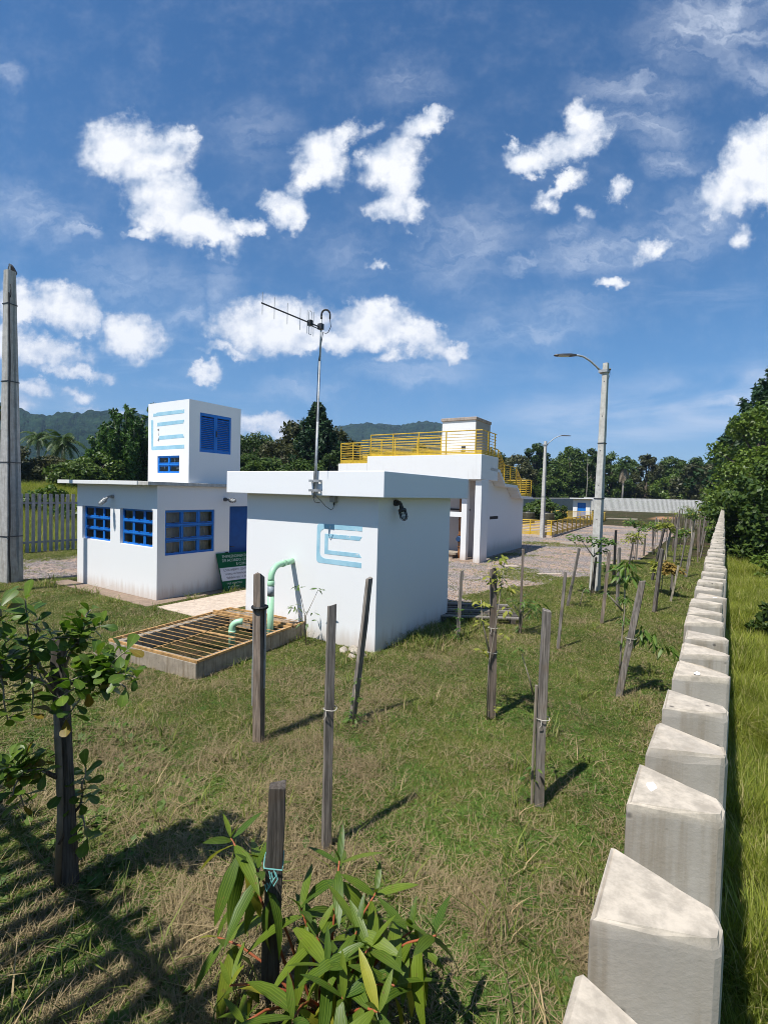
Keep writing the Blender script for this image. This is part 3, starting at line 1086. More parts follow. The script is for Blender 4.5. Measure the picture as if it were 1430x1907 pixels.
        for k in range(17):
            o = bpy.data.objects.new('slat', me)
            COL.objects.link(o)
            o.parent = s
            o.location = (0, a + .05, 3.38 + k * .0435)
        if a > 1.2:
            m = MB()
            m.box(-.012, .006, a + .005, a + .03, 3.66, 3.80)
            m.build('latch', METAL_DARK, s)
    # emblem on the tower: broken in places where the paint has come off
    m = MB()
    y = .747
    for poly in ([(-1.37, 4.115), (-1.30, 4.12), (-.18, 4.13), (-.18, 4.21), (-1.22, 4.205), (-1.26, 4.185), (-1.36, 4.19)],
                 [(-1.2, 3.88), (-.21, 3.90), (-.18, 3.98), (-1.2, 3.965)],
                 [(-1.17, 3.56), (-.17, 3.58), (-.23, 3.66), (-1.12, 3.65)],
                 [(-1.43, 3.345), (-1.40, 3.325), (-.17, 3.335), (-.17, 3.42), (-1.365, 3.41), (-1.365, 4.02), (-1.40, 4.05), (-1.46, 4.03)]):
        n = len(poly)
        m.add([(a, y, b) for a, b in poly] + [(a, y + .004, b) for a, b in poly], [tuple(range(n))] + [(i, (i + 1) % n, n + (i + 1) % n, n + i) for i in range(n)])
    m.build('emblem', LOGO_BLUE, R)
    m = MB()
    for poly in ([(-1.2, 3.80), (-1.12, 3.83), (-1.14, 3.77), (-1.17, 3.78)], [(-1.14, 3.66), (-1.125, 3.76), (-1.13, 3.76), (-1.15, 3.66)], [(-1.19, 3.56), (-1.12, 3.60), (-1.13, 3.64), (-1.15, 3.52)]):
        n = len(poly)
        m.add([(a, y - .001, b) for a, b in poly], [tuple(range(n))])
    m.build('paint_trace', plain('grey_trace', (.18, .17, .16), .8), R)
    # rain pipe bracket on the tower edge
    # apron
    a = MB()
    a.box(-Wd - .45, .34, -.42, -.002, -.05, .028)
    a.box(.002, .34, .0, D, -.05, .026)
    o = a.build('apron', CONC_APRON, R, bevel=.008)


def bulkhead_lamp(loc, rz, label, tilt, body=GREY_CAST, s=1.0, glass_c=None):
    """Explosion proof wall lamp: wall box, elbow, cast collar, glass bulb in a wire cage."""
    L = thing('wall_lamp', label, 'lamp', loc, rz, 'caged wall lamps')
    m = MB()
    m.tube([(0, -.0, 0), (0, -.05, 0)], .045 * s, 10)
    m.tube([(0, -.05, 0), (0, -.10, 0)], [.03 * s, .026 * s], 8)
    m.build('wall_box', body, L)
    c, sn = math.cos(tilt), math.sin(tilt)

    def q(a, b, c0=0.0):                     # a along the lamp axis, b across
        return Vector((c0 + b, -.11 - a * c, -a * sn))
    dv = Vector((0, -c, -sn))
    b0 = Vector((0, -.10, 0))
    m = MB()
    m.tube([b0, b0 + dv * .05, b0 + dv * .09, b0 + dv * .10, b0 + dv * .135, b0 + dv * .14], [.022 * s, .026 * s, .032 * s, .055 * s, .06 * s, .05 * s], 12)
    m.build('collar', body, L, smooth=True)
    m = MB()
    ax = b0 + dv * .14
    m.tube([ax, ax + dv * .05, ax + dv * .10, ax + dv * .125, ax + dv * .135], [.046 * s, .046 * s, .042 * s, .026 * s, .006 * s], 12)
    m.build('glass_bulb', glass_c or plain('milky_glass', (.55, .56, .55), .15, spec=.7), L, smooth=True)
    m = MB()
    u = Vector((1, 0, 0))
    v = dv.cross(u)
    for k in range(8):
        an = k * math.pi / 4
        e = u * math.cos(an) + v * math.sin(an)
        m.tube([ax + e * .055 * s, ax + dv * .10 + e * .055 * s, ax + dv * .14 + e * .03 * s, ax + dv * .15], .0032, 4)
    for d in (.035, .09):
        m.tube([ax + dv * d + (u * math.cos(k * math.pi / 8) + v * math.sin(k * math.pi / 8)) * .055 * s for k in range(17)], .0032, 4)
    m.build('wire_cage', body, L)
    return L


office()
bulkhead_lamp(FA.w(-1.72, 0, 2.20), RZ, 'silver caged lamp on the sunny office wall between the two front windows', math.radians(40), METAL)
bulkhead_lamp(FA.w(0, 1.75, 2.19), RZ + math.pi / 2, 'grey caged lamp on the shaded office wall above the blue door', math.radians(5), GREY_CAST)


# ------------------------------------------------------------------ pump house in the middle
def pump_house():
    R = thing('pump_house', 'windowless white pump house with a thick overhanging flat roof slab and a painted emblem', 'building', tuple(FB.o), RZ)
    m = MB()
    m.box(-2.85, 0, 0, 2.53, -.15, 2.38)
    m.build('wall', make_white('white_paint_pump_house', (.80, .80, .80), .35), R, bevel=.008)
    m = MB()
    m.box(-3.11, .25, -.25, 2.79, 2.38, 2.765)
    m.build('roof_slab', make_white('white_paint_slab', (.80, .80, .80), .3), R, bevel=.01)
    x0, x1, z0, z1 = -1.185, -.285, 1.285, 1.925
    logo(R, x0, x1, z0, z1, 0).build('emblem', LOGO_BLUE, R)


pump_house()
bulkhead_lamp(FB.w(0, .47, 2.30), RZ + math.pi / 2, 'dark caged lamp hanging on the shaded side of the pump house under its slab', math.radians(72), METAL_DARK, 1.15, make_glass('lamp_glass'))


def conduit_box():
    L = thing('junction_box', 'small grey junction box under the roof slab beside the antenna mast', 'junction box', FB.w(-.83, 0, 2.33), RZ)
    m = MB()
    m.box(-.05, .05, -.075, 0, -.05, .045)
    m.build('case', METAL, L, bevel=.008)
    m = MB()
    m.tube([(.01, -.035, -.05), (.01, -.035, -.09)], .014, 8)
    m.build('gland', BLACK, L)
    m = MB()
    m.tube([(.01, -.035, -.09), (0, -.04, -.15), (-.03, -.06, -.17), (-.08, -.12, -.12), (-.12, -.22, -.02), (-.15, -.30, .05)], .005, 5)
    m.build('cable', BLACK, L)


conduit_box()


def antenna():
    """Yagi on a mast clamped to the front edge of the pump house slab."""
    base = FB.w(-.998, -.29, 2.34)
    A = thing('antenna', 'tall mast with a slim yagi antenna clamped to the pump house slab', 'antenna', base, 0)
    m = MB()
    lean = Vector((.055, 0, 2.63))
    P = lambda s: Vector((0, 0, 0)) + lean * s
    m.tube([P(0), P(.45)], .019, 10)
    m.tube([P(.45), P(.455), P(.8)], [.019, .015, .015], 10)
    m.tube([P(.8), P(1.06)], .013, 10)
    m.build('mast', METAL, A, smooth=True)
    for z in (.12, .27):
        m = MB()
        m.box(-.11, .10, -.03, .008, z - .018, z + .018)
        m.box(-.11, -.085, .008, .06, z - .018, z + .018)
        m.box(.075, .10, .008, .06, z - .018, z + .018)
        m.tube([(-.03, -.03, z), (-.03, -.036, z)], .01, 6)
        m.build('bracket', METAL, A)
    top = P(1.0)
    bd = Vector((-.03, -1.125, 0))
    m = MB()
    m.tube([top + Vector((-.03, .06, 0)), top + Vector((-.03, 0, 0)) + bd], .011, 6)
    m.tube([top + Vector((-.03, .05, -.035)), top + Vector((-.03, -.2, -.035))], .008, 6)
    b = m.build('boom', METAL_DARK, A)
    for d, l in ((1.11, .30), (.90, .30), (.66, .30), (.41, .32), (.265, .34), (.135, .36)):
        m = MB()
        c = top + Vector((-.03, 0, 0)) + bd * (d / 1.125)
        m.tube([c - Vector((0, 0, l / 2)), c + Vector((0, 0, l / 2))], .0042, 6)
        m.build('element', METAL, A)
    m = MB()
    c = top + Vector((-.03, -.21, 0))
    loop = []
    for k in range(25):
        a = 2 * math.pi * k / 24
        loop.append(c + Vector((0, .028 * math.cos(a), (.15 if math.sin(a) > 0 else -.15) + .028 * math.sin(a))))
    m.tube(loop, .0042, 6, cap=False)
    m.build('dipole', METAL, A)
    m = MB()
    m.box(c.x - .035, c.x + .035, c.y - .03, c.y + .03, c.z - .045, c.z + .04)
    m.build('feed_box', BLACK, A, bevel=.008)
    m = MB()
    t = top
    m.box(t.x - .045, t.x + .03, t.y - .035, t.y + .035, t.z - .045, t.z + .045)
    m.build('clamp', METAL_DARK, A, bevel=.006)
    m = MB()
    tt = P(1.05)
    rt = Vector((RT[0], RT[1], 0)).normalized()
    arc = [tt + Vector((0, 0, -.02))] + [tt + rt * (.065 - .065 * math.cos(a)) + Vector((0, 0, .05 + .075 * math.sin(a))) for a in np.linspace(0, math.pi, 9)] + [tt + rt * .13 + Vector((0, 0, -.01))]
    m.tube(arc, .014, 8)
    m.build('hose', BLACK, A, smooth=True)
    m = MB()
    s = tt + rt * .13 + Vector((0, 0, -.01))
    m.tube([s, s + Vector((0, 0, -.12)) + rt * .015, s + Vector((0, 0, -.2)) - rt * .02, s + Vector((0, 0, -.23)) - rt * .06, s + Vector((0, 0, -.2)) - rt * .10, P(.93) + rt * .02, P(.80) + Vector((-.02, -.01, 0)), P(.5) + Vector((-.026, -.01, 0)), P(.2) + Vector((-.028, -.01, 0)), P(.0) + Vector((-.015, -.02, .0)), Vector((.03, -.03, -.06)), Vector((.09, .02, -.07))], .0055, 6)
    m.build('cable', BLACK, A)


antenna()


# ------------------------------------------------------------------ treatment tank building with yellow railings
def railing(root, pts, h, posts, bars=6, plate=True, rad=.019, bar_r=.011, name='railing', closed_top=True, plate_h=.16, mats=None, foot=True):
    """Railing along a polyline: posts, top rail and bars are parts of the railing."""
    mats = mats or YELLOW
    pts = [Vector(p) for p in pts]
    m = MB()
    m.tube([p + Vector((0, 0, h)) for p in pts], rad * 1.1, 6)
    r = m.build(name, mats, root)
    if posts:
        pm = MB()
        pm.box(-rad, rad, -rad, rad, 0, h)
        if foot:
            pm.box(-rad * 2, rad * 2, -rad * 2, rad * 2, 0, .012)
        pme = pm.mesh('post', mats)
        for q in posts:
            o = bpy.data.objects.new('post', pme)
            COL.objects.link(o)
            o.parent = r
            o.location = q
    z0 = plate_h + .05 if plate else .08
    for k in range(bars):
        z = z0 + (h - .04 - z0) * k / bars + .02
        m = MB()
        m.tube([p + Vector((0, 0, z)) for p in pts], bar_r, 5)
        m.build('rail_bar', mats, r)
    if plate:
        m = MB()
        for a, b in zip(pts[:-1], pts[1:]):
            d = (b - a)
            nrm = Vector((-d.y, d.x, 0))
            nrm = nrm.normalized() * .006 if nrm.length else Vector((.006, 0, 0))
            for k in range(3):
                zz = .015 + k * plate_h / 3
                zt = zz + plate_h / 3 - .012
                o = nrm * (2.5 if k % 2 else 1.0)
                v = [a - nrm, b - nrm, b + o, a + o]
                m.add([(p.x, p.y, p.z + zz) for p in v] + [(p.x, p.y, p.z + zt) for p in v], [(0, 3, 2, 1), (4, 5, 6, 7), (0, 1, 5, 4), (1, 2, 6, 5), (2, 3, 7, 6), (3, 0, 4, 7)])
        m.build('toe_plate', mats, r)
    return r


def tank_building():
    R = thing('treatment_building', 'white stepped treatment building with a raised terrace and yellow railings', 'building', tuple(FC.o), RZ)
    # stepped side profile (t along depth, z): terrace, stair, landing, stair, landing
    prof = [(.80, 3.50), (1.80, 3.47), (2.48, 2.95), (4.0, 2.92), (4.65, 2.48), (6.4, 2.45)]
    body = [(1.55, -.1), (6.45, -.1), (6.45, 2.35)] + [(t - .05, z - .10) for t, z in reversed(prof[2:5])] + [(1.75, 3.37), (1.55, 3.37)]
    m = MB()
    m.prism(body, -6.3, -.45, axis='x')
    m.build('tank_wall', make_white('white_paint_tank', (.78, .78, .78), .7, .15, (.35, .30, .25), .5), R)
    # cantilevered walkway following the profile
    m = MB()
    lo = [(t, z - .11) for t, z in prof]
    m.prism(prof + lo[::-1], -6.4, 0, axis='x')
    m.build('walkway', WHITE_DIRTY, R)
    m = MB()
    for (t0, z0, t1, z1) in ((1.80, 3.47, 2.48, 2.95), (4.0, 2.92, 4.65, 2.48)):
        n = 4
        for k in range(n):
            a = t0 + (t1 - t0) * k / n
            z = z0 + (z1 - z0) * (k + .0) / n
            m.box(-6.38, -.02, a, a + (t1 - t0) / n, z - .12, z - .005)
    m.build('stair', WHITE_DIRTY, R)
    # terrace parapet band, low step on the left
    m = MB()
    m.box(-4.93, 0, -.12, 1.60, 3.02, 3.92)
    m.box(-6.42, -4.932, -.12, 1.60, 3.02, 3.64)
    m.build('terrace', WHITE_DIRTY, R, bevel=.01)
    m = MB()
    m.box(-.25, -.003, 0, .70, -.15, 3.018)
    m.build('pillar', WHITE_DIRTY, R, bevel=.012)
    m = MB()
    m.box(-.92, -.70, .36, .60, -.15, 3.018)
    m.build('pillar', WHITE_DIRTY, R, bevel=.012)
    m = MB()
    m.box(-4.6, -4.38, .36, .60, -.15, 3.018)
    m.build('pillar', WHITE_DIRTY, R)
    m = MB()
    m.box(-4.378, -.922, .40, .58, 1.62, 1.80)
    m.build('beam', WHITE_DIRTY, R)
    # recess behind the pillars
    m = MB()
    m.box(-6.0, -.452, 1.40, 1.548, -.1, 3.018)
    m.build('recess_wall', make_white('brownish_grey_plaster', (.50, .46, .44), 1.5), R)  # rough plaster, brownish grey by its own colour
    m = MB()
    m.box(-.66, -.47, 1.385, 1.398, 1.56, 1.80)
    m.build('vent_slot', DARK_VOID, R)
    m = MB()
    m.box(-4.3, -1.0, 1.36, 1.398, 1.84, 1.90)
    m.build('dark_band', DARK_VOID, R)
    m = MB()
    m.box(-2.4, -1.15, .45, 1.1, .16, .24)
    m.box(-2.35, -1.3, .5, 1.05, -.05, .158)
    m.build('plinth', CONC_BOX, R)
    m = MB()
    m.box(-1.2, -.26, .1, 1.3, -.05, .02)
    m.build('floor_slab', CONC_APRON, R)
    # pipe run with flanges and blue valves
    for (x, y, z1) in ((-1.12, .75, 2.6), (-1.0, .98, 1.55)):
        m = MB()
        m.tube([(x, y, -.05), (x, y, z1)], .055, 10)
        for z in (.45, .62, .9, 1.5):
            m.tube([(x, y, z), (x, y, z + .03)], .085, 12)
        p = m.build('pipe', RUST_PIPE, R, smooth=False)
        m = MB()
        m.tube([(x, y, .64), (x, y, .70), (x, y, .80), (x, y, .88)], [.06, .11, .11, .06], 12)
        m.tube([(x, y, .76), (x, y - .14, .76)], .03, 8)
        m.tube([(x, y - .14, .76), (x, y - .16, .76)], .09, 12)
        m.build('valve', VALVE_BLUE, p)
    m = MB()
    m.tube([(-1.12, .75, 1.5), (-1.06, .86, 1.56), (-1.0, .98, 1.5)], .06, 10)
    m.build('pipe_bend', RUST_PIPE, R)
    m = MB()
    m.tube([(-.80, .36, 2.34), (-.80, .33, 2.46), (-.72, .33, 2.47)], .014, 6)
    m.build('hook', METAL_DARK, R)
    # roof block with a worn cap
    m = MB()
    m.box(-2.06, -.66, .85, 2.35, 3.93, 5.30)
    m.build('roof_block', WHITE_DIRTY, R, bevel=.01)
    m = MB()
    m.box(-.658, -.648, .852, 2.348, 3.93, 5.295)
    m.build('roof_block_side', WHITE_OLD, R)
    m = MB()
    m.box(-2.10, -.62, .80, 2.39, 5.302, 5.42)
    m.build('roof_block_cap', ROOF_CAP, R, bevel=.015)
    m = MB()
    for z in (4.08, 4.22):
        m.box(-1.22, -1.05, .838, .849, z, z + .1)
    m.build('vent', DARK_VOID, R)
    # railings
    zt = 3.92
    railing(R, [(-4.85, 0, zt), (-.05, 0, zt), (-.05, 1.45, zt)], .87, [(-4.85, 0, zt), (-3.78, 0, zt), (-2.62, 0, zt), (-1.46, 0, zt), (-.29, 0, zt), (-.05, .62, zt), (-.05, 1.3, zt)])
    railing(R, [(-6.37, 0, 3.64), (-4.95, 0, 3.64)], .86, [(-6.37, 0, 3.64), (-5.74, 0, 3.64)])
    railing(R, [(-6.37, 0, 3.64), (-6.37, 5.9, 3.64)], .86, [(-6.37, 1.4, 3.64), (-6.37, 2.9, 3.64), (-6.37, 4.4, 3.64), (-6.37, 5.9, 3.64)])
    railing(R, [(-6.37, 1.5, zt), (-2.2, 1.5, zt)], .87, [(-5.3, 1.5, zt), (-4.6, 1.5, zt), (-3.5, 1.5, zt), (-2.4, 1.5, zt)])
    # side railings that step down with the stair
    zz = [3.49, 3.47, 2.94, 2.92, 2.47, 2.46]
    railing(R, [(-.05, .88, 3.50), (-.05, 1.75, 3.47)], .75, [(-.05, .92, 3.5), (-.05, 1.7, 3.47)], plate=False)
    railing(R, [(-.05, 1.80, 3.46), (-.05, 2.45, 2.96)], .75, [], plate=False, name='stair_railing')
    railing(R, [(-.05, 2.50, 2.94), (-.05, 4.0, 2.92)], .75, [(-.05, 2.5, 2.94), (-.05, 3.25, 2.93), (-.05, 4.0, 2.92)])
    railing(R, [(-.05, 4.02, 2.90), (-.05, 4.63, 2.49)], .75, [], plate=False, name='stair_railing')
    railing(R, [(-.05, 4.68, 2.47), (-.05, 6.3, 2.46), (-2.6, 6.3, 2.46)], .75, [(-.05, 4.68, 2.47), (-.05, 5.5, 2.46), (-.05, 6.3, 2.46), (-1.4, 6.3, 2.46)])
    # slot in the side wall
    m = MB()
    m.box(-.452, -.448, 2.1, 3.05, 1.50, 1.62)
    m.build('side_vent', DARK_VOID, R)


tank_building()


# ------------------------------------------------------------------ basin with yellow railing, hut, far pieces
def basin():
    rz = math.radians(3.6)
    ox, oy = -8.35, 29.4
    oz = gzf(ox, oy)
    B = thing('railed_basin', 'low concrete basin ringed by a bright yellow railing beyond the treatment building', 'basin', (ox, oy, oz), rz)
    m = MB()
    m.box(-6.2, .12, -.12, .0, -.1, .12)
    m.box(-.0, .12, .0, 24.5, -.1, .12)
    m.box(-6.2, -6.08, 0, 24.5, -.1, .12)
    m.box(-6.08, 0, 24.38, 24.5, -.1, .12)
    m.build('kerb', CONC_PATH, B)
    m = MB()
    m.box(-6.05, -.02, .02, 24.3, -.1, .05)
    m.build('basin_floor', make_concrete('basin_concrete', (.34, .28, .23), .5), B)
    H = .86
    railing(B, [(-6.1, -.05, .12), (.05, -.05, .12)], H, [(-6.1 + 1.23 * k, -.05, .12) for k in range(6)], rad=.03, bar_r=.022, plate_h=.2)
    railing(B, [(.05, -.05, .12), (.05, 24.4, .12)], H, [(.05, -.05 + 1.63 * k, .12) for k in range(16)], rad=.03, bar_r=.022, plate_h=.2)
    railing(B, [(-6.1, 24.4, .12), (.05, 24.4, .12)], H, [(-6.1 + 1.23 * k, 24.4, .12) for k in range(6)], rad=.03, bar_r=.02, plate_h=.2)
    for x in (-2.9, -4.5):
        v = thing('round_tank', 'dark round steel drum inside the yellow railed basin, %s' % ('nearer the lamp post' if x > -4 else 'nearer the white wall'), 'tank', tuple(np.array([ox, oy, oz]) + np.array([x * math.cos(rz) - 12 * math.sin(rz), x * math.sin(rz) + 12 * math.cos(rz), .05])), rz)
        m = MB()
        m.tube([(0, 0, 0), (0, 0, .95), (0, 0, 1.02)], [.55, .55, .5], 20)
        for z in (.3, .65):
            m.tube([(0, 0, z), (0, 0, z + .03)], .57, 20)
        m.build('drum', plain('dark_olive_steel', (.06, .055, .03), .5, var=.3), v)
        m = MB()
        m.tube([(0, 0, 1.02), (0, 0, 1.12)], .18, 12)
        m.build('lid', METAL_DARK, v)


def hut():
    x, y = -12.35, 54.5
    z = gzf(x, y)
    R = thing('small_hut', 'tiny white hut with a blue door near the far fence', 'hut', (x, y, z), RZ + .12)
    m = MB()
    wall_panel(m, -.85, .85, -.1, 2.15, 0, .15, [(-.42, .42, .1, 1.75)], front)
    m.box(-.85, -.70, .15, 1.7, -.1, 2.15)
    m.box(.70, .85, .15, 1.7, -.1, 2.15)
    m.box(-.70, .70, 1.55, 1.7, -.1, 2.15)
    m.build('wall', WHITE, R)
    m = MB()
    m.box(-1.15, 1.15, -.45, 1.95, 2.15, 2.25)
    m.build('roof_slab', WHITE_DIRTY, R)
    m = MB()
    m.box(-.42, .42, .06, .10, .1, 1.75)
    m.build('door', BLUE, R)
    m = MB()
    m.box(.95, 1.05, -.35, -.25, -.1, 2.15)
    m.build('post', CONC_POLE, R)


basin()
hut()


def ground_piece(name, label, cat, x, y, rz, boxes, m_, bevel=.006):
    o = MB()
    for b in boxes:
        o.box(*b)
    ob = o.build(name, m_, None, bevel=bevel)
    ob.location = (x, y, gzf(x, y))
    ob.rotation_euler = (0, 0, rz)
    return tag(ob, label, cat)


ground_piece('manhole_cover', 'brown concrete cover lying proud of the gravel before the railed basin', 'cover', -6.5, 26.1, .2, [(-.38, .38, -.38, .38, -.02, .09)], CONC_BOX, .02)
ground_piece('concrete_slab', 'pale flat concrete slab on the gravel beside the white pillar', 'slab', -5.95, 16.4, .75, [(-.24, .24, -.10, .10, -.02, .045)], CONC_PATH)
ground_piece('concrete_slab', 'thin whitish strip lying on the gravel behind the stakes', 'slab', -4.45, 15.72, .80, [(-.40, .40, -.05, .05, -.02, .03)], CONC_PATH)


def plank_pile():
    x, y = -9.2, 58.5
    R = thing('plank_pile', 'loose pile of grey planks on the grass beyond the basin', 'planks', (x, y, gzf(x, y)), .5)
    for k in range(4):
        m = MB()
        m.box(-1.6 + .2 * k, 1.5 + .15 * k, -.5 + k * .27, -.28 + k * .27, .02 + .05 * (k % 2), .07 + .05 * (k % 2))
        m.build('plank', WOOD_PALE, R)


plank_pile()


# ------------------------------------------------------------------ poles
def concrete_pole(loc, h, label, w0, w1, d0, d1, rz, bands, holes=True, lean=(0, 0), m_=None):
    """Tapered I-section pole: two flanges with a recessed web on the flat sides."""
    P = thing('utility_pole', label, 'pole', loc, rz)
    n = 14
    m = MB()
    rings = []
    for i in range(n + 1):
        s = i / n
        w, d = (w0 + (w1 - w0) * s) / 2, (d0 + (d1 - d0) * s) / 2
        z = -.3 + (h + .3) * s
        rec = .0 if (z < .55 or z > h - .25) else w * .34
        q = .012
        lx, ly = lean[0] * z, lean[1] * z
        fl = d * .48
        ring = [(-w + q, -d), (w - q, -d), (w, -d + q), (w, -d + fl), (w - rec, -d + fl + .03), (w - rec, d - fl - .03), (w, d - fl), (w, d - q), (w - q, d), (-w + q, d), (-w, d - q), (-w, d - fl), (-w + rec, d - fl - .03), (-w + rec, -d + fl + .03), (-w, -d + fl), (-w, -d + q)]
        rings.append([(x + lx, y + ly, z) for x, y in ring])
    k = len(rings[0])
    vs = [p for r in rings for p in r]
    fs = [(i * k + j, i * k + (j + 1) % k, (i + 1) * k + (j + 1) % k, (i + 1) * k + j) for i in range(n) for j in range(k)]
    fs.append(tuple(n * k + j for j in range(k)))
    m.add(vs, fs)
    m.build('shaft', m_ or CONC_POLE, P)
    for z in bands:
        s = (z + .3) / (h + .3)
        w, d = (w0 + (w1 - w0) * s) / 2 + .006, (d0 + (d1 - d0) * s) / 2 + .006
        lx, ly = lean[0] * z, lean[1] * z
        m = MB()
        for a, b, c, e in ((-w, w, -d - .004, -d), (-w, w, d, d + .004), (-w - .004, -w, -d, d), (w, w + .004, -d, d)):
            m.box(a + lx, b + lx, c + ly, e + ly, z - .012, z + .012)
        m.build('steel_band', METAL_DARK, P)
    if holes:
        m = MB()
        for z in np.arange(1.0, h - .1, .9):
            s = (z + .3) / (h + .3)
            d = (d0 + (d1 - d0) * s) / 2
            m.tube([(lean[0] * z, -d - .002 + lean[1] * z, z), (lean[0] * z, -d + .01 + lean[1] * z, z)], .014, 8)
        m.build('bolt_hole', DARK_VOID, P)
    return P


def lamp_arm(P, z, dirv, pts, head_len=.55):
    """Curved galvanised arm with a flat LED head; pts are (along, up) from the pole axis."""
    u = Vector((dirv[0], dirv[1], 0)).normalized()
    m = MB()
    path = [Vector((0, 0, z)) + u * a + Vector((0, 0, b)) for a, b in pts]
    m.tube(path, .026, 8)
    arm = m.build('lamp_arm', METAL, P, smooth=True)
    e = path[-1]
    sd = Vector((-u.y, u.x, 0))
    m = MB()

    def q(a, s, zz):
        return tuple(e + u * a + sd * s + Vector((0, 0, zz)))
    prof = [(-.10, .035, -.015, .025), (.05, .085, -.024, .03), (.27, .10, -.024, .018), (.42, .085, -.02, .006), (.47, .05, -.014, .0)]
    vs = []
    for a, s, zl, zh in prof:
        vs += [q(a, -s, zl), q(a, s, zl), q(a, s * .8, zh), q(a, -s * .8, zh)]
    fs = [(4 * i + j, 4 * i + (j + 1) % 4, 4 * i + 4 + (j + 1) % 4, 4 * i + 4 + j) for i in range(len(prof) - 1) for j in range(4)]
    fs += [(3, 2, 1, 0), tuple(4 * (len(prof) - 1) + j for j in range(4))]
    m.add(vs, fs)
    m.build('lamp_head', METAL_DARK, P)
    m = MB()
    m.add([q(.08, -.065, -.026), q(.36, -.065, -.026), q(.36, .065, -.026), q(.08, .065, -.026)], [(3, 2, 1, 0)])
    m.build('lamp_lens', SIGN_WHITE, P)
    m = MB()
    sdz = Vector((0, 0, z))
    m.box(-.11, .11, -.12, .12, z - .035, z + .035)
    m.build('arm_clamp', METAL, P)


P = concrete_pole((-2.72, 13.86, 0), 5.98, 'tall pale concrete lamp pole between the stakes, its curved arm reaching left', .22, .12, .29, .15, math.radians(-6), (3.9, 2.45), lean=(.006, 0))
lr = Vector((RT[0], RT[1], 0)).normalized()
ll = Matrix.Rotation(math.radians(6), 4, 'Z') @ (-lr)
lamp_arm(P, 5.77, ll, [(.05, -.03), (.20, .12), (.38, .27), (.55, .37), (.68, .40), (.85, .40)])
m_ = MB()
q_ = -ll
m_.tube([Vector((0, 0, 5.82)) + q_ * .06, Vector((0, 0, 5.83)) + q_ * .13, Vector((0, 0, 5.84)) + q_ * .16], [.02, .02, .035], 8)
m_.tube([Vector((0, 0, 5.84)) + q_ * .15, Vector((0, 0, 5.7)) + q_ * .15, Vector((0, 0, 5.58)) + q_ * .12], .006, 5)
m_.build('photo_sensor', METAL_DARK, P)

P = concrete_pole((-8.72, 29.0, gzf(-8.7, 29)), 5.65, 'slim concrete lamp pole at the corner of the yellow railed basin', .22, .13, .30, .16, math.radians(-3), (2.4,), holes=False)
lamp_arm(P, 5.45, Matrix.Rotation(math.radians(3), 4, 'Z') @ lr, [(.05, -.02), (.3, .22), (.55, .42), (.8, .53), (1.0, .56)])

# near pole at the left edge, with its cable and straps
P = concrete_pole((-14.36, 4.66, 0), 7.55, 'thick concrete pole left of the office with a black cable strapped to its face', .36, .17, .40, .19, math.radians(13), (1.15, 2.95, 4.9, 6.75), holes=False, lean=(0, 0), m_=CONC_GREY)
m_ = MB()
r_ = random.Random(2)
path = []
for z in np.arange(.0, 7.2, .35):
    s = (z + .3) / 7.85
    d = (.36 + (.17 - .36) * s) / 2
    path.append((d + .012, -(.40 + (.19 - .40) * s) / 2 * .72 + r_.uniform(-.012, .012), z))
m_.tube(path, .016, 6)
m_.build('cable', BLACK, P)
m_ = MB()
m_.tube([(0, 0, 7.5), (0, 0, 7.66), (.02, -.02, 7.70), (-.10, .08, 7.72)], .02, 6)
m_.build('lamp_bracket', METAL, P)
m_ = MB()
m_.tube([(-.08, .07, 7.72), (-.16, .13, 7.70), (-.30, .24, 7.66), (-.33, .26, 7.64)], [.04, .07, .10, .05], 10)
m_.build('lamp_head', METAL_DARK, P)
m_ = MB()
m_.tube([(.1, -.05, 7.2), (.16, -.09, 7.15), (.2, -.1, 7.05), (.17, -.08, 6.95), (.1, -.05, 6.9)], .010, 6)
m_.build('cable_loop', BLACK, P)
# a second pole stands just outside the picture: its shadow falls on the office front
concrete_pole((-13.32, 3.05, 0), 8.0, 'concrete pole shading the left end of the office front wall', .22, .14, .24, .14, 0, (), holes=False)


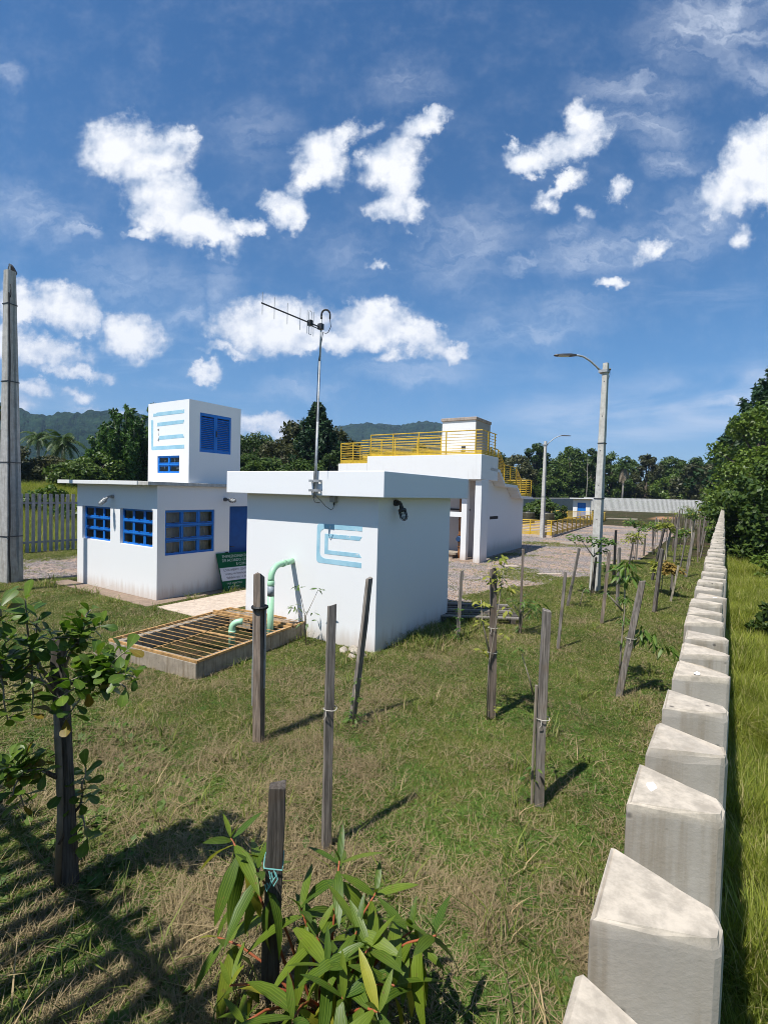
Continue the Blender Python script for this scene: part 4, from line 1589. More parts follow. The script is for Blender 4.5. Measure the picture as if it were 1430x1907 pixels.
# ------------------------------------------------------------------ sunken pit with steel grating, green pipes
def grate_pit():
    c0 = np.array([-5.36, 3.68])
    ang = math.radians(7.5)
    ex = np.array([-math.cos(ang), -math.sin(ang)])       # local x runs left along the front edge
    ey = np.array([-math.sin(ang), math.cos(ang)])
    rz = math.atan2(ex[1], ex[0])
    # local frame: x to the left, y (after rotation) points towards the viewer, so depth is -y
    R = thing('grate_pit', 'low concrete pit covered by an ochre steel grating in front of the pump house', 'pit', (c0[0], c0[1], 0), rz)
    Wd, D, Hh = 1.73, 2.30, .24
    t = .13
    m = MB()
    m.box(0, Wd, -t, 0, -.12, Hh)
    m.box(0, Wd, -D, -D + t, -.12, Hh)
    m.box(0, t, -D + t, -t, -.12, Hh)
    m.box(Wd - t, Wd, -D + t, -t, -.12, Hh)
    m.build('wall', CONC_BOX, R, bevel=.008)
    m = MB()
    m.add([(t, -t, -.1), (Wd - t, -t, -.1), (Wd - t, -D + t, -.1), (t, -D + t, -.1)], [(0, 1, 2, 3)])
    m.build('pit_floor', plain('near_black_floor', (.012, .011, .010), .7), R)  # floor coloured near black, so the pit looks black inside
    # grating frame and bars
    z = Hh + .018
    fm = MB()
    L = D - .42
    fm.box(-.015, Wd + .015, -.035, -.005, Hh, Hh + .034)
    fm.box(-.015, Wd + .015, -L - .03, -L, Hh, Hh + .034)
    fm.box(-.015, .02, -L, -.045, Hh + .006, Hh + .036)
    fm.box(Wd - .02, Wd + .015, -L, -.045, Hh + .006, Hh + .036)
    g = fm.build('grating', RAIL_ORANGE, R)
    bm = MB()
    bm.box(.02, Wd - .02, -.005, .005, .012, .019)
    me = bm.mesh('bar', RAIL_ORANGE)
    nb = 12
    for k in range(nb):
        o = bpy.data.objects.new('bar', me)
        COL.objects.link(o)
        o.parent = g
        o.location = (0, -.045 - (L - .045) * (k + 1) / (nb + 1), Hh + .008)
        o.rotation_euler = (0, 0, random.uniform(-.004, .004))
    m = MB()
    m.box(Wd * .50 - .009, Wd * .50 + .009, -L, -.045, Hh + .029, Hh + .038)
    m.build('cross_bar', RAIL_ORANGE, g)
    m = MB()
    m.box(.3, Wd - .3, -L * .52 - .022, -L * .52 + .022, Hh + .0295, Hh + .038)
    m.build('flat_bar', RAIL_ORANGE, g)
    # second panel at the back, half buried
    fm = MB()
    b0, b1 = -L - .05, -D - .05
    fm.box(-.01, Wd + .01, b0 - .035, b0, Hh + .03, Hh + .06)
    fm.box(-.01, Wd + .01, b1, b1 + .03, Hh + .001, Hh + .03)
    fm.box(-.01, .02, b1 + .03, b0 - .035, Hh + .001, Hh + .03)
    fm.box(Wd - .02, Wd + .01, b1 + .03, b0 - .035, Hh + .001, Hh + .03)
    g2 = fm.build('grating', RAIL_ORANGE, R)
    for k in range(4):
        o = bpy.data.objects.new('bar', me)
        COL.objects.link(o)
        o.parent = g2
        o.location = (0, b0 - .07 - .09 * k, Hh + .006)
    m = MB()     # dry soil heaped at the back
    r = random.Random(4)
    n = 14
    vs = []
    for i in range(n):
        for j in range(5):
            x = .05 + (Wd * .62) * i / (n - 1)
            y = -D + .42 - .5 * j / 4
            vs.append((x, y, Hh - .03 + .085 * math.sin(math.pi * min(1, (j + .4) / 4)) * (.5 + .5 * r.random())))
    m.add(vs, [(i * 5 + j, i * 5 + j + 1, (i + 1) * 5 + j + 1, (i + 1) * 5 + j) for i in range(n - 1) for j in range(4)])
    m.build('soil_heap', plain('dry_soil', (.24, .17, .11), .95, var=.3, scale=18), R, smooth=True)


grate_pit()


def green_pipe():
    b = FB.w(-1.60, -.60, -.05)
    R = thing('green_pipe', 'mint green pipe rising from the pit and bending into the pump house wall', 'pipe', b, RZ)
    m = MB()
    m.tube([(0, 0, 0), (0, 0, .82)], .052, 14)
    m.build('riser', GREEN_PIPE, R, smooth=True)
    m = MB()
    m.tube([(0, 0, .82), (0, 0, .98)], .0532, 14)
    m.build('bare_patch', plain('stripped_grey_pvc', (.26, .30, .33), .5, var=.25, scale=25), R, smooth=True)
    m = MB()
    m.tube([(0, 0, .98), (0, 0, 1.0), (0, 0, 1.06), (0, 0, 1.065)], [.05, .057, .057, .05], 14)
    arc = [(0, 0, 1.06)]
    for a in np.linspace(0, math.pi / 2, 9):
        arc.append((0 - .03 * (1 - math.cos(a)), .22 * (1 - math.cos(a)), 1.10 + .20 * math.sin(a)))
    arc.append((-.05, .36, 1.305))
    m.tube(arc, .05, 14)
    m.tube([(-.036, .27, 1.303), (-.046, .33, 1.305)], .058, 14)
    m.tube([(-.05, .34, 1.305), (-.115, .605, 1.305)], .05, 14)
    m.build('elbow', GREEN_PIPE, R, smooth=True)
    S = thing('green_pipe', 'short mint green pipe elbow inside the grated pit', 'pipe', FB.w(-1.93, -1.08, -.10), RZ)
    m = MB()
    pts = [(0, 0, 0), (0, 0, .40)] + [(.0 + .08 * (1 - math.cos(a)), .08 * (1 - math.cos(a)), .40 + .10 * math.sin(a)) for a in np.linspace(.2, math.pi / 2, 6)] + [(.11, .11, .50)]
    m.tube(pts, .05, 12)
    m.tube([(0, 0, .32), (0, 0, .37)], .057, 12)
    m.build('elbow', GREEN_PIPE, S, smooth=True)
    S['label'] = 'short mint green pipe elbow sticking up through the pit grating'


green_pipe()


# ------------------------------------------------------------------ leaning notice board
def text_mesh(body, size, mat_, parent, name, loc, rot, align='LEFT', sx=1.0, shear=0.0):
    c = bpy.data.curves.new(name, 'FONT')
    c.body = body
    c.size = size
    c.align_x = align
    c.shear = shear
    c.extrude = .0006
    c.resolution_u = 2
    c.space_character = 1.0
    o = bpy.data.objects.new(name, c)
    c.materials.append(mat_)
    COL.objects.link(o)
    o.parent = parent
    o.location = loc
    o.rotation_euler = rot
    o.scale = (sx, 1, 1)
    bpy.context.view_layer.update()
    me = bpy.data.meshes.new_from_object(o.evaluated_get(bpy.context.evaluated_depsgraph_get()))
    n = bpy.data.objects.new(name, me)
    COL.objects.link(n)
    n.parent = parent
    n.location, n.rotation_euler, n.scale = loc, rot, (sx, 1, 1)
    bpy.data.objects.remove(o)
    return n


def notice_board():
    # leans against the office side wall; local x along the wall (away), z up the board
    bl = np.array(FA.w(.36, 1.47, .03))
    up_t = np.array(FA.w(.02, 1.55, .87)) - bl
    al = np.array(FA.w(.36, 2.47, .03)) - bl
    ex = al / np.linalg.norm(al)
    ez = up_t / np.linalg.norm(up_t)
    ez = ez - ex * (ez @ ex) * .35
    ez /= np.linalg.norm(ez)
    nrm = np.cross(ex, ez)
    R = thing('notice_board', 'green and white notice board leaning against the office wall beside the door', 'sign', tuple(bl))
    M = Matrix(((ex[0], -nrm[0], ez[0], bl[0]), (ex[1], -nrm[1], ez[1], bl[1]), (ex[2], -nrm[2], ez[2], bl[2]), (0, 0, 0, 1)))
    R.matrix_world = M
    # local frame: x along the board, y into the wall, z up; the printed face looks along -y
    Wd, Hh = 1.25, .93
    m = MB()
    m.box(0, Wd, 0, .022, 0, Hh)
    m.build('panel', SIGN_GREEN, R, bevel=.003)
    m = MB()
    m.box(.012, Wd - .012, -.003, -.0005, .245, .565)
    m.build('white_field', SIGN_WHITE, R)
    rot = (math.pi / 2, 0, 0)
    y = -.004
    text_mesh('EMPREENDIMENTO', .098, SIGN_TEXT, R, 'lettering', (.145, y, .805), rot, sx=.93)
    text_mesh('DE ACORDO COM', .098, SIGN_TEXT, R, 'lettering', (.12, y, .705), rot, sx=1.0)
    text_mesh('E CONSER', .098, SIGN_TEXT, R, 'lettering', (.52, y, .605), rot, sx=1.0)
    text_mesh('LOTEAMENTO CENTR', .078, SIGN_INK, R, 'lettering', (.11, y, .475), rot, sx=.93)
    text_mesh('Licença de Instalação', .078, SIGN_INK, R, 'lettering', (.13, y, .385), rot, sx=.98)
    text_mesh('Validade até 11 de', .078, SIGN_INK, R, 'lettering', (.15, y, .29), rot, sx=1.05)
    text_mesh('FALE CONOSCO', .062, SIGN_TEXT, R, 'lettering', (.13, y, .155), rot, sx=1.0)
    text_mesh('3599 9991', .056, SIGN_TEXT, R, 'lettering', (.25, y, .07), rot, sx=1.0)
    m = MB()
    m.tube([(.165, y, .055), (.15, y, .075), (.155, y, .10), (.185, y, .115), (.21, y, .105)], .007, 5)
    m.build('telephone_mark', SIGN_TEXT, R)
    m = MB()
    m.box(.28, .36, .004, .02, Hh - .002, Hh + .022)
    m.build('clip', BLACK, R)


notice_board()


# ------------------------------------------------------------------ path of concrete slabs
def footpath():
    o = thing('footpath', None, None, FA.w(.55, -.35, 0), RZ)
    structure(o)
    del_ = [k for k in ('label', 'category') if k in o]
    for k in del_:
        del o[k]
    y = 0.0
    r = random.Random(6)
    for k in range(5):
        ln = 1.02 if k else 1.15
        m = MB()
        m.box(0, 1.28, y + .008, y + ln - .008, -.05, .032 + r.uniform(-.004, .006))
        m.build('slab', CONC_PATH, o, bevel=.006)
        y += ln


footpath()


# ------------------------------------------------------------------ pallet behind the pump house, stones at its corner
def pallet():
    R = thing('wooden_pallet', 'old grey wooden pallet lying in the shade behind the pump house', 'pallet', (-4.02, 9.15, 0), math.radians(32))
    for k in range(7):
        m = MB()
        x = -.62 + k * .18
        m.box(-.75, .75, x, x + .125, .125 + .004 * (k % 3), .148 + .004 * (k % 3))
        m.build('board', WOOD_DARK if k % 3 else WOOD, R)
    for x in (-.68, 0, .62):
        m = MB()
        m.box(x - .04, x + .04, -.62, .60, .03, .124)
        m.build('bearer', WOOD_DARK, R)
    for k in range(3):
        m = MB()
        x = -.6 + k * .52
        m.box(-.72, .72, x, x + .1, .005, .029)
        m.build('bottom_board', WOOD_DARK, R)


pallet()


def rock_mesh(seed, s=1.0):
    r = np.random.default_rng(seed)
    import bmesh
    bm = bmesh.new()
    bmesh.ops.create_icosphere(bm, subdivisions=2, radius=1.0)
    d = r.normal(size=(7, 3))
    d /= np.linalg.norm(d, axis=1)[:, None]
    for v in bm.verts:
        p = np.array(v.co)
        for q in d:
            e = p @ q - .62
            if e > 0:
                p = p - q * e * .85
        v.co = p * (1 + r.normal() * .02)
    me = bpy.data.meshes.new('stone')
    bm.to_mesh(me)
    bm.free()
    return me


STONE = make_concrete('pale_rubble', (.40, .35, .29), .5)
r_ = random.Random(9)
lab = ['largest pale stone of the rubble heap at the pump house corner', 'flat grey stone leaning on the rubble heap by the pump house', 'small stone in front of the rubble heap by the pump house', 'round stone nearest the pit in the rubble by the pump house', 'broken stone against the white pump house wall']
for i, (lx, ly, s) in enumerate(((-.22, -.18, .10), (-.08, -.22, .085), (-.16, -.36, .06), (-.42, -.22, .075), (-.33, -.08, .09))):
    me = rock_mesh(40 + i)
    me.materials.append(STONE)
    o = bpy.data.objects.new('stone', me)
    COL.objects.link(o)
    o.location = FB.w(lx, ly, s * .35)
    o.scale = (s * 1.3, s, s * .75)
    o.rotation_euler = (r_.uniform(-.3, .3), r_.uniform(-.3, .3), r_.uniform(0, 6))
    tag(o, lab[i], 'stone', 'rubble at the pump house corner')


# ------------------------------------------------------------------ wooden stakes
def stake(x, y, h, w, label, lean=(0, 0), m_=None, seed=0, group='wooden stakes of the sapling rows', ties=(), rz=None, ragged=.02):
    r = random.Random(seed * 17 + 3)
    S = thing('wooden_stake', label, 'stake', (x, y, gzf(x, y)), 0, group)
    mb = MB()
    n = 7
    a = rz if rz is not None else r.uniform(0, 1.5)
    ca, sa = math.cos(a), math.sin(a)
    vs = []
    d = w * r.uniform(.72, .95)
    for i in range(n + 1):
        s = i / n
        z = -.15 + (h + .15) * s
        bx, by = math.sin(s * 3 + seed) * w * .12, math.cos(s * 2.3 + seed) * w * .10
        for (px, py) in ((-w, -d), (w, -d), (w, d), (-w, d)):
            px, py = px / 2 * (1.05 - .10 * s) * r.uniform(.93, 1.05), py / 2 * (1.05 - .10 * s) * r.uniform(.93, 1.05)
            zz = z + (r.uniform(-ragged, ragged) if i == n else 0)
            vs.append((px * ca - py * sa + bx + lean[0] * max(z, 0) / h, px * sa + py * ca + by + lean[1] * max(z, 0) / h, zz))
    fs = [(4 * i + j, 4 * i + (j + 1) % 4, 4 * i + 4 + (j + 1) % 4, 4 * i + 4 + j) for i in range(n) for j in range(4)]
    fs.append(tuple(4 * n + j for j in range(4)))
    mb.add(vs, fs)
    mb.build('shaft', m_ or WOOD, S, bevel=.003 if w > .05 and y < 9 else 0)
    for z in ties:
        t = MB()
        cx, cy = lean[0] * z / h, lean[1] * z / h
        t.tube([(cx + w * .78 * math.cos(k * math.pi / 5), cy + w * .78 * math.sin(k * math.pi / 5), z + .004 * math.sin(k)) for k in range(11)], .0035, 4)
        t.tube([(cx, cy - w * .75, z), (cx + .01, cy - w * .9, z - .03), (cx - .01, cy - w * .9, z - .06)], .003, 4)
        t.build('twine', TWINE_WHITE, S)
    return S


def rlean(k):
    return (k * RT[0], k * RT[1])


S = stake(-3.59, 3.15, 1.645, .085, 'thick brown stake before the grated pit, with grey metal strips on both sides', (0, 0), WOOD_BROWN, 1, ragged=.03, rz=.25)
for sx in (-1, 1):
    m_ = MB()
    m_.box(-.006, .006, -.018, .018, .38 if sx < 0 else .55, 1.32)
    o = m_.build('metal_strip', METAL, S)
    o.location = (RT[0] * sx * .056, RT[1] * sx * .056, 0)
    o.rotation_euler = (0, 0, .6)
m_ = MB()
for k in range(9):
    pass
m_.tube([(.068 * math.cos(a), .068 * math.sin(a), 1.33) for a in np.linspace(0, 2 * math.pi, 17)], .016, 6)
m_.build('rubber_band', BLACK, S)
stake(-2.105, 2.46, 1.69, .058, 'slender grey stake split along its lower half, directly behind the big leaved plant', rlean(.01), WOOD, 2, ties=(1.0,))
S = stake(-1.09, 3.83, 1.575, .064, 'straight grey stake on the open lawn with a thin dry stem tied to it', (0, 0), WOOD, 3, rz=.5, ties=(.72,))
m_ = MB()
m_.tube([(-.05, -.03, 0), (-.055, -.03, .4), (-.05, -.03, .75), (-.05, -.03, .98)], .012, 6)
m_.build('dry_stem', STEM_GREY, S)
S = stake(-1.652, 1.56, 1.08, .080, 'big square dark stake rising out of the large leaved plant in front', (0, 0), WOOD_DARK, 4, ragged=.007, rz=.72)
m_ = MB()
c_, s_ = math.cos(.72), math.sin(.72)
m_.tube([(x_ * c_ - y_ * s_, x_ * s_ + y_ * c_, z_) for x_, y_, z_ in ((-.042, -.038, .715), (.042, -.038, .70), (.043, 0, .71), (.042, .038, .735), (0, .039, .73), (-.042, .038, .735), (-.043, 0, .73), (-.042, -.038, .715))], .003, 5)
f_ = Vector((-FW[0], -FW[1], 0)).normalized() * .054
for k, (dx, dz, l) in enumerate(((0, 0, .07), (.012, .01, .05), (-.01, .005, .09), (.02, 0, .06))):
    b_ = f_ + lr * dx + Vector((0, 0, .705 + dz))
    m_.tube([b_, b_ + f_ * .18 + Vector((0, 0, -l * .4)) + lr * .012, b_ + f_ * .12 + Vector((0, 0, -l)) - lr * .008, b_ + f_ * .2 + Vector((0, 0, -l * .6)) - lr * .015], .0028, 4)
m_.build('twine', TWINE, S)
stake(-3.15, 1.32, 1.53, .074, 'dark stake under the leafy young tree at the left edge', rlean(-.09), WOOD_DARK, 5)
stake(-3.15, 4.05, 1.56, .062, 'grey stake leaning right before the pump house corner with weeds at its foot', rlean(.15), WOOD, 6)
stake(-1.99, 5.03, 1.66, .068, 'knotty brown stake wrapped by a yellow green sapling', rlean(-.02), WOOD_BROWN, 7, ties=(.75, 1.02))
stake(-.97, 6.56, 1.46, .075, 'grey stake leaning right, closest to the paling fence, with a drooping sapling', rlean(.25), WOOD, 8, ties=(.75,))
stake(-3.61, 7.53, 1.165, .050, 'short stake in the shade just right of the pump house', rlean(.03), WOOD, 9)
stake(-2.88, 8.51, 1.52, .040, 'thin brown stake behind a bushy green seedling on the gravel edge', (0, 0), WOOD_BROWN, 10)
stake(-2.08, 8.01, 1.26, .046, 'thin grey stake leaning right, in line with the white strip on the gravel', rlean(.06), WOOD, 11)
stake(-2.79, 11.36, 1.33, .048, 'slanting stake left of the tall lamp pole with a drooping seedling', rlean(.21), WOOD, 12)
stake(-1.86, 10.21, 1.42, .060, 'brown grey stake in front of the foot of the tall lamp pole, leaning right', rlean(.1), WOOD_BROWN, 13)
stake(-1.90, 12.14, 1.34, .055, 'upright stake just right of the black stake by the lamp pole', rlean(.01), WOOD, 14)
stake(-2.53, 15.49, 1.56, .060, 'straight black stake right of the tall lamp pole', (0, 0), plain('tarred_wood', (.018, .017, .016), .8), 15)
stake(-1.13, 12.02, 1.40, .070, 'stout grey stake behind the drooping sapling, leaning right', rlean(.1), WOOD, 16)
stake(-1.68, 16.76, 1.60, .060, 'dark stake leaning strongly right in the middle rows', rlean(.28), WOOD_DARK, 17)
stake(-.95, 13.56, .90, .045, 'short bare whitish stick among the stakes by the paling fence', rlean(.14), WOOD_PALE, 18)
stake(-1.07, 15.16, 1.72, .055, 'tall thin stake right behind the whitish stick', rlean(.09), WOOD, 19)
stake(-.91, 18.25, 1.45, .070, 'thick pale grey stake leaning right near the paling fence', rlean(.21), WOOD, 20)
stake(-1.19, 20.4, 1.12, .055, 'short slanting stake left of the thick pale leaning one', rlean(.17), WOOD, 21)
stake(-1.74, 20.93, 1.40, .070, 'pale grey slanting stake in the middle rows with a leafy stem', rlean(.22), WOOD_PALE, 22)
stake(-2.47, 24.52, 1.2, .050, 'dark stake under the round crowned sapling at the gravel edge', rlean(-.07), WOOD_DARK, 23)
stake(-2.65, 18.98, .92, .050, 'short dark stake leaning right on the edge of the gravel', rlean(.11), WOOD_DARK, 24)
stake(-2.78, 21.69, 1.2, .055, 'stake below the yellowish sapling crown beside the gravel', rlean(.06), WOOD, 25)
stake(-2.74, 23.59, .9, .06, 'stubby stake half hidden by sapling leaves at the gravel edge', rlean(.05), WOOD, 26)
stake(-2.67, 13.35, .95, .055, 'dark stake touching the foot of the tall lamp pole', rlean(.06), WOOD_DARK, 27)
r_ = random.Random(21)
k_ = 0
for X_, ys_, row_ in ((-.85, np.arange(21.5, 76, 1.45), 'the row next to the paling fence'), (-1.9, np.arange(26.5, 76, 1.6), 'the middle row'), (-2.9, np.arange(29.0, 70, 2.1), 'the row next to the gravel')):
    for y_ in ys_:
        k_ += 1
        stake(X_ + r_.uniform(-.15, .15), float(y_) + r_.uniform(-.3, .3), r_.uniform(1.1, 1.7), r_.uniform(.036, .06), ('weathered stake in the middle distance of ' if y_ < 42 else 'tiny far stake near the end of ') + row_, rlean(r_.uniform(-.05, .22)), r_.choice([WOOD, WOOD, WOOD_BROWN, WOOD_PALE]), 30 + k_, group=('middle distance' if y_ < 42 else 'far end') + ' stakes of ' + row_)


# ------------------------------------------------------------------ leaves
def leaf_mesh(name, kind, m_, bend=.25, fold=.18, n=5):
    """One leaf, length 1 along +Y, curved downwards, folded at the midrib; UV u runs across."""
    prof = {
        'lance': [(0, .02), (.12, .065), (.32, .108), (.55, .108), (.78, .074), (.92, .034), (1, .004)],
        'obovate': [(0, .02), (.15, .06), (.4, .16), (.65, .25), (.82, .25), (.94, .16), (1, .02)],
        'oval': [(0, .02), (.15, .12), (.38, .21), (.6, .20), (.8, .13), (.93, .05), (1, .004)],
    }[kind]
    vs, uv, fs = [], [], []
    for i, (t, w) in enumerate(prof):
        z = -bend * t * t
        y = t * (1 - .18 * bend * t)
        vs += [(-w, y, z + fold * w), (0, y, z), (w, y, z + fold * w)]
        uv += [(0, t), (.5, t), (1, t)]
    for i in range(len(prof) - 1):
        fs += [(3 * i, 3 * i + 1, 3 * i + 4, 3 * i + 3), (3 * i + 1, 3 * i + 2, 3 * i + 5, 3 * i + 4)]
    me = bpy.data.meshes.new(name)
    me.from_pydata(vs, [], fs)
    lay = me.uv_layers.new(name='UVMap')
    for lp in me.loops:
        lay.data[lp.index].uv = uv[lp.vertex_index]
    me.polygons.foreach_set('use_smooth', [True] * len(fs))
    me.materials.append(m_)
    return me


def leaf_matrix(pos, d, size, roll=0.0, up=(0, 0, 1)):
    d = Vector(d).normalized()
    u = Vector(up)
    x = d.cross(u)
    if x.length < 1e-3:
        x = d.orthogonal()
    x.normalize()
    z = x.cross(d).normalized()
    R = Matrix((x, d, z)).transposed().to_4x4()
    return Matrix.Translation(Vector(pos)) @ R @ Matrix.Rotation(roll, 4, 'Y') @ Matrix.Scale(size, 4)


def put_leaf(me, parent, M_):
    o = bpy.data.objects.new('leaf', me)
    COL.objects.link(o)
    o.parent = parent
    o.matrix_basis = M_
    return o


VEINS = [(0.0, .06), (.2, .045), (.36, .045)]
L_TIB = make_leaf('glossy_lance_leaf', (.030, .085, .010), (.19, .25, .022), 'object', .30, .42, VEINS, .4, (.36, .34, .04), .08)
L_OBO = make_leaf('dark_round_leaf', (.034, .095, .010), (.20, .285, .036), 'object', .36, .42, [(0.0, .05)], .4, (.22, .15, .02), .08)
L_SAP = make_leaf('sapling_leaf', (.05, .12, .02), (.16, .24, .04), 'object', .3, .45, [(0.0, .06)], .35)
L_YEL = make_leaf('yellow_sapling_leaf', (.16, .20, .03), (.36, .34, .06), 'object', .3, .5, [(0.0, .06)], .3)
TIB = [leaf_mesh('leaf', 'lance', L_TIB, b, .22) for b in (.12, .30, .5)]
OBO = [leaf_mesh('leaf', 'obovate', L_OBO, b, .20) for b in (.05, .18, .3)]
SAP = [leaf_mesh('leaf', 'lance', L_SAP, b, .2) for b in (.2, .45)]
SAPO = [leaf_mesh('leaf', 'oval', L_SAP, b, .2) for b in (.15, .35)]
YEL = [leaf_mesh('leaf', 'oval', L_YEL, b, .2) for b in (.15, .35)]


def curve_pts(a, b, sag=.0, n=6, wob=.0, r=random):
    a, b = Vector(a), Vector(b)
    o = []
    for i in range(n):
        t = i / (n - 1)
        p = a.lerp(b, t) + Vector((r.uniform(-wob, wob), r.uniform(-wob, wob), sag * 4 * t * (1 - t)))
        o.append(p)
    o[0], o[-1] = a, b
    return o


def big_leaf_plant():
    """Low shrub of long glossy leaves with parallel veins on reddish shoots."""
    r = random.Random(31)
    root = Vector((-1.42, 1.66, 0))
    R = thing('broad_leaf_shrub', 'low shrub with long glossy ribbed leaves on red shoots around the big square stake', 'shrub', tuple(root))
    tips = [at(430, 1560, 2.36), at(632, 1603, 2.36), at(700, 1662, 2.3), at(668, 1728, 2.12), at(590, 1740, 2.2), at(765, 1735, 2.18), at(812, 1742, 2.06), at(735, 1835, 1.96), at(428, 1835, 2.08), at(405, 1745, 2.32), at(545, 1900, 1.82), at(478, 1618, 2.3), at(706, 1885, 1.80), at(610, 1800, 2.0), at(880, 1900, 1.95) * 0 + at(640, 1860, 1.9), at(690, 1765, 2.05), at(560, 1690, 2.25), at(455, 1905, 1.95)]
    for i, tp in enumerate(tips):
        tip = Vector(tp) - root
        base = Vector((r.uniform(-.06, .06), r.uniform(-.06, .06), 0))
        mid = base.lerp(tip, .5) + Vector((0, 0, .06))
        pts = [base, mid.lerp(base, .4), mid, tip.lerp(mid, .45) + Vector((0, 0, .02)), tip]
        m = MB()
        m.tube(pts, [.008, .007, .006, .005, .004], 6)
        m.build('shoot', STEM_RED, R, smooth=True)
        ax = (tip - pts[3]).normalized()
        if ax.z < .3:
            ax = (ax + Vector((0, 0, .5))).normalized()
        side_ = ax.orthogonal().normalized()
        a0 = r.uniform(0, 6.28)
        sc = .85 if i in (8, 9, 17) else 1.0
        pairs = [(0.0, .95, .13, .10), (-.015, .40, .20, .16), (-.04, -.1, .26, .30), (-.085, -.6, .28, .55), (-.13, -1.0, .27, .8)]
        for q, (off, el, ln, _) in enumerate(pairs):
            for s in (0, 1):
                if r.random() < .10 and q:
                    continue
                az = a0 + q * math.pi / 2 + s * math.pi + r.uniform(-.35, .35)
                out = Matrix.Rotation(az, 4, ax) @ side_
                out = Vector((out.x, out.y, out.z * .4)).normalized()
                e = el + r.uniform(-.22, .22)
                d = out * math.cos(e) + Vector((0, 0, 1)) * math.sin(e)
                me = TIB[0 if q < 2 else (1 if q < 3 else r.choice((1, 2)))]
                put_leaf(me, R, leaf_matrix(tip + ax * off, d, ln * sc * r.uniform(.88, 1.2), r.uniform(-.5, .5)))


def left_tree():
    """Young tree with rounded leathery leaves on crooked twigs, over its stake."""
    r = random.Random(8)
    root = Vector((-3.20, 1.27, 0))
    R = thing('young_tree', 'young tree with dark rounded leathery leaves cropped by the left edge', 'tree', tuple(root))
    fork = Vector(at(105, 1290, 2.92)) - root
    m = MB()
    m.tube([(0, 0, -.05), (.02, .01, .5), (.03, -.01, .9), tuple(fork)], [.024, .022, .02, .018], 8)
    m.build('trunk', STEM_GREY, R, smooth=True)
    T = [(48, 1115, 2.62), (70, 1150, 2.66), (0, 1120, 2.5), (150, 1150, 2.85), (170, 1135, 2.9), (190, 1165, 2.9), (215, 1215, 2.82), (240, 1210, 2.72), (255, 1262, 2.62), (235, 1280, 2.6), (185, 1262, 2.75), (205, 1250, 2.7),
         (150, 1215, 2.85), (120, 1225, 2.75), (95, 1190, 2.72), (60, 1250, 2.7), (40, 1275, 2.7), (85, 1275, 2.62), (130, 1268, 2.6), (165, 1290, 2.66), (110, 1300, 2.6), (10, 1230, 2.55), (20, 1190, 2.6), (-20, 1160, 2.5), (-15, 1260, 2.55), (-40, 1210, 2.6),
         (15, 1440, 2.66), (50, 1455, 2.72), (25, 1480, 2.6), (-20, 1430, 2.6), (85, 1440, 2.75), (145, 1245, 2.7), (60, 1210, 2.65), (30, 1245, 2.75), (175, 1215, 2.75), (-30, 1300, 2.6), (200, 1290, 2.7), (60, 1330, 2.65), (120, 1345, 2.75), (15, 1340, 2.6), (45, 1500, 2.65), (75, 1420, 2.8), (160, 1430, 3.0), (155, 1500, 3.0), (165, 1570, 2.98)]
    mains = [(-.02, at(60, 1225, 2.75)), (.02, at(150, 1195, 2.85)), (.0, at(190, 1262, 2.75)), (-.04, at(0, 1240, 2.65)), (.0, at(40, 1440, 2.75))]
    mm = []
    for s, e in mains + [(0, at(150, 1500, 3.0))]:
        e = Vector(e) - root
        st = fork if e.z > .9 else Vector((.02, 0, .7 if e.z > .65 else .3))
        pts = curve_pts(st, e, .03, 5, .012, r)
        b = MB()
        b.tube(pts, [.015, .013, .011, .010, .009], 7)
        b.build('branch', STEM_GREY if s else BARK, R, smooth=True)
        mm.append(e)
    for i, (x, y, d) in enumerate(T):
        tip = Vector(at(x, y, d)) - root
        st = min(mm, key=lambda q: (q - tip).length)
        pts = curve_pts(st, tip, .02, 5, .010, r)
        b = MB()
        b.tube(pts, [.007, .006, .005, .004, .003], 5)
        b.build('twig', STEM_GREY, R, smooth=True)
        ax = (tip - pts[-2]).normalized()
        sd = ax.orthogonal().normalized()
        a0 = r.uniform(0, 6.28)
        nl = r.randint(9, 14)
        for k in range(nl):
            az = a0 + k * 2.4
            out = Matrix.Rotation(az, 4, ax) @ sd
            t = k / nl
            e = .9 - 1.3 * t + r.uniform(-.3, .3)
            dd = (out * math.cos(e * .8) + ax * .5 * math.sin(e) + Vector((0, 0, .35 * math.sin(e)))).normalized()
            put_leaf(r.choice(OBO), R, leaf_matrix(tip - ax * (.17 * t), dd, r.uniform(.070, .125), r.uniform(-.6, .6)))


big_leaf_plant()
left_tree()


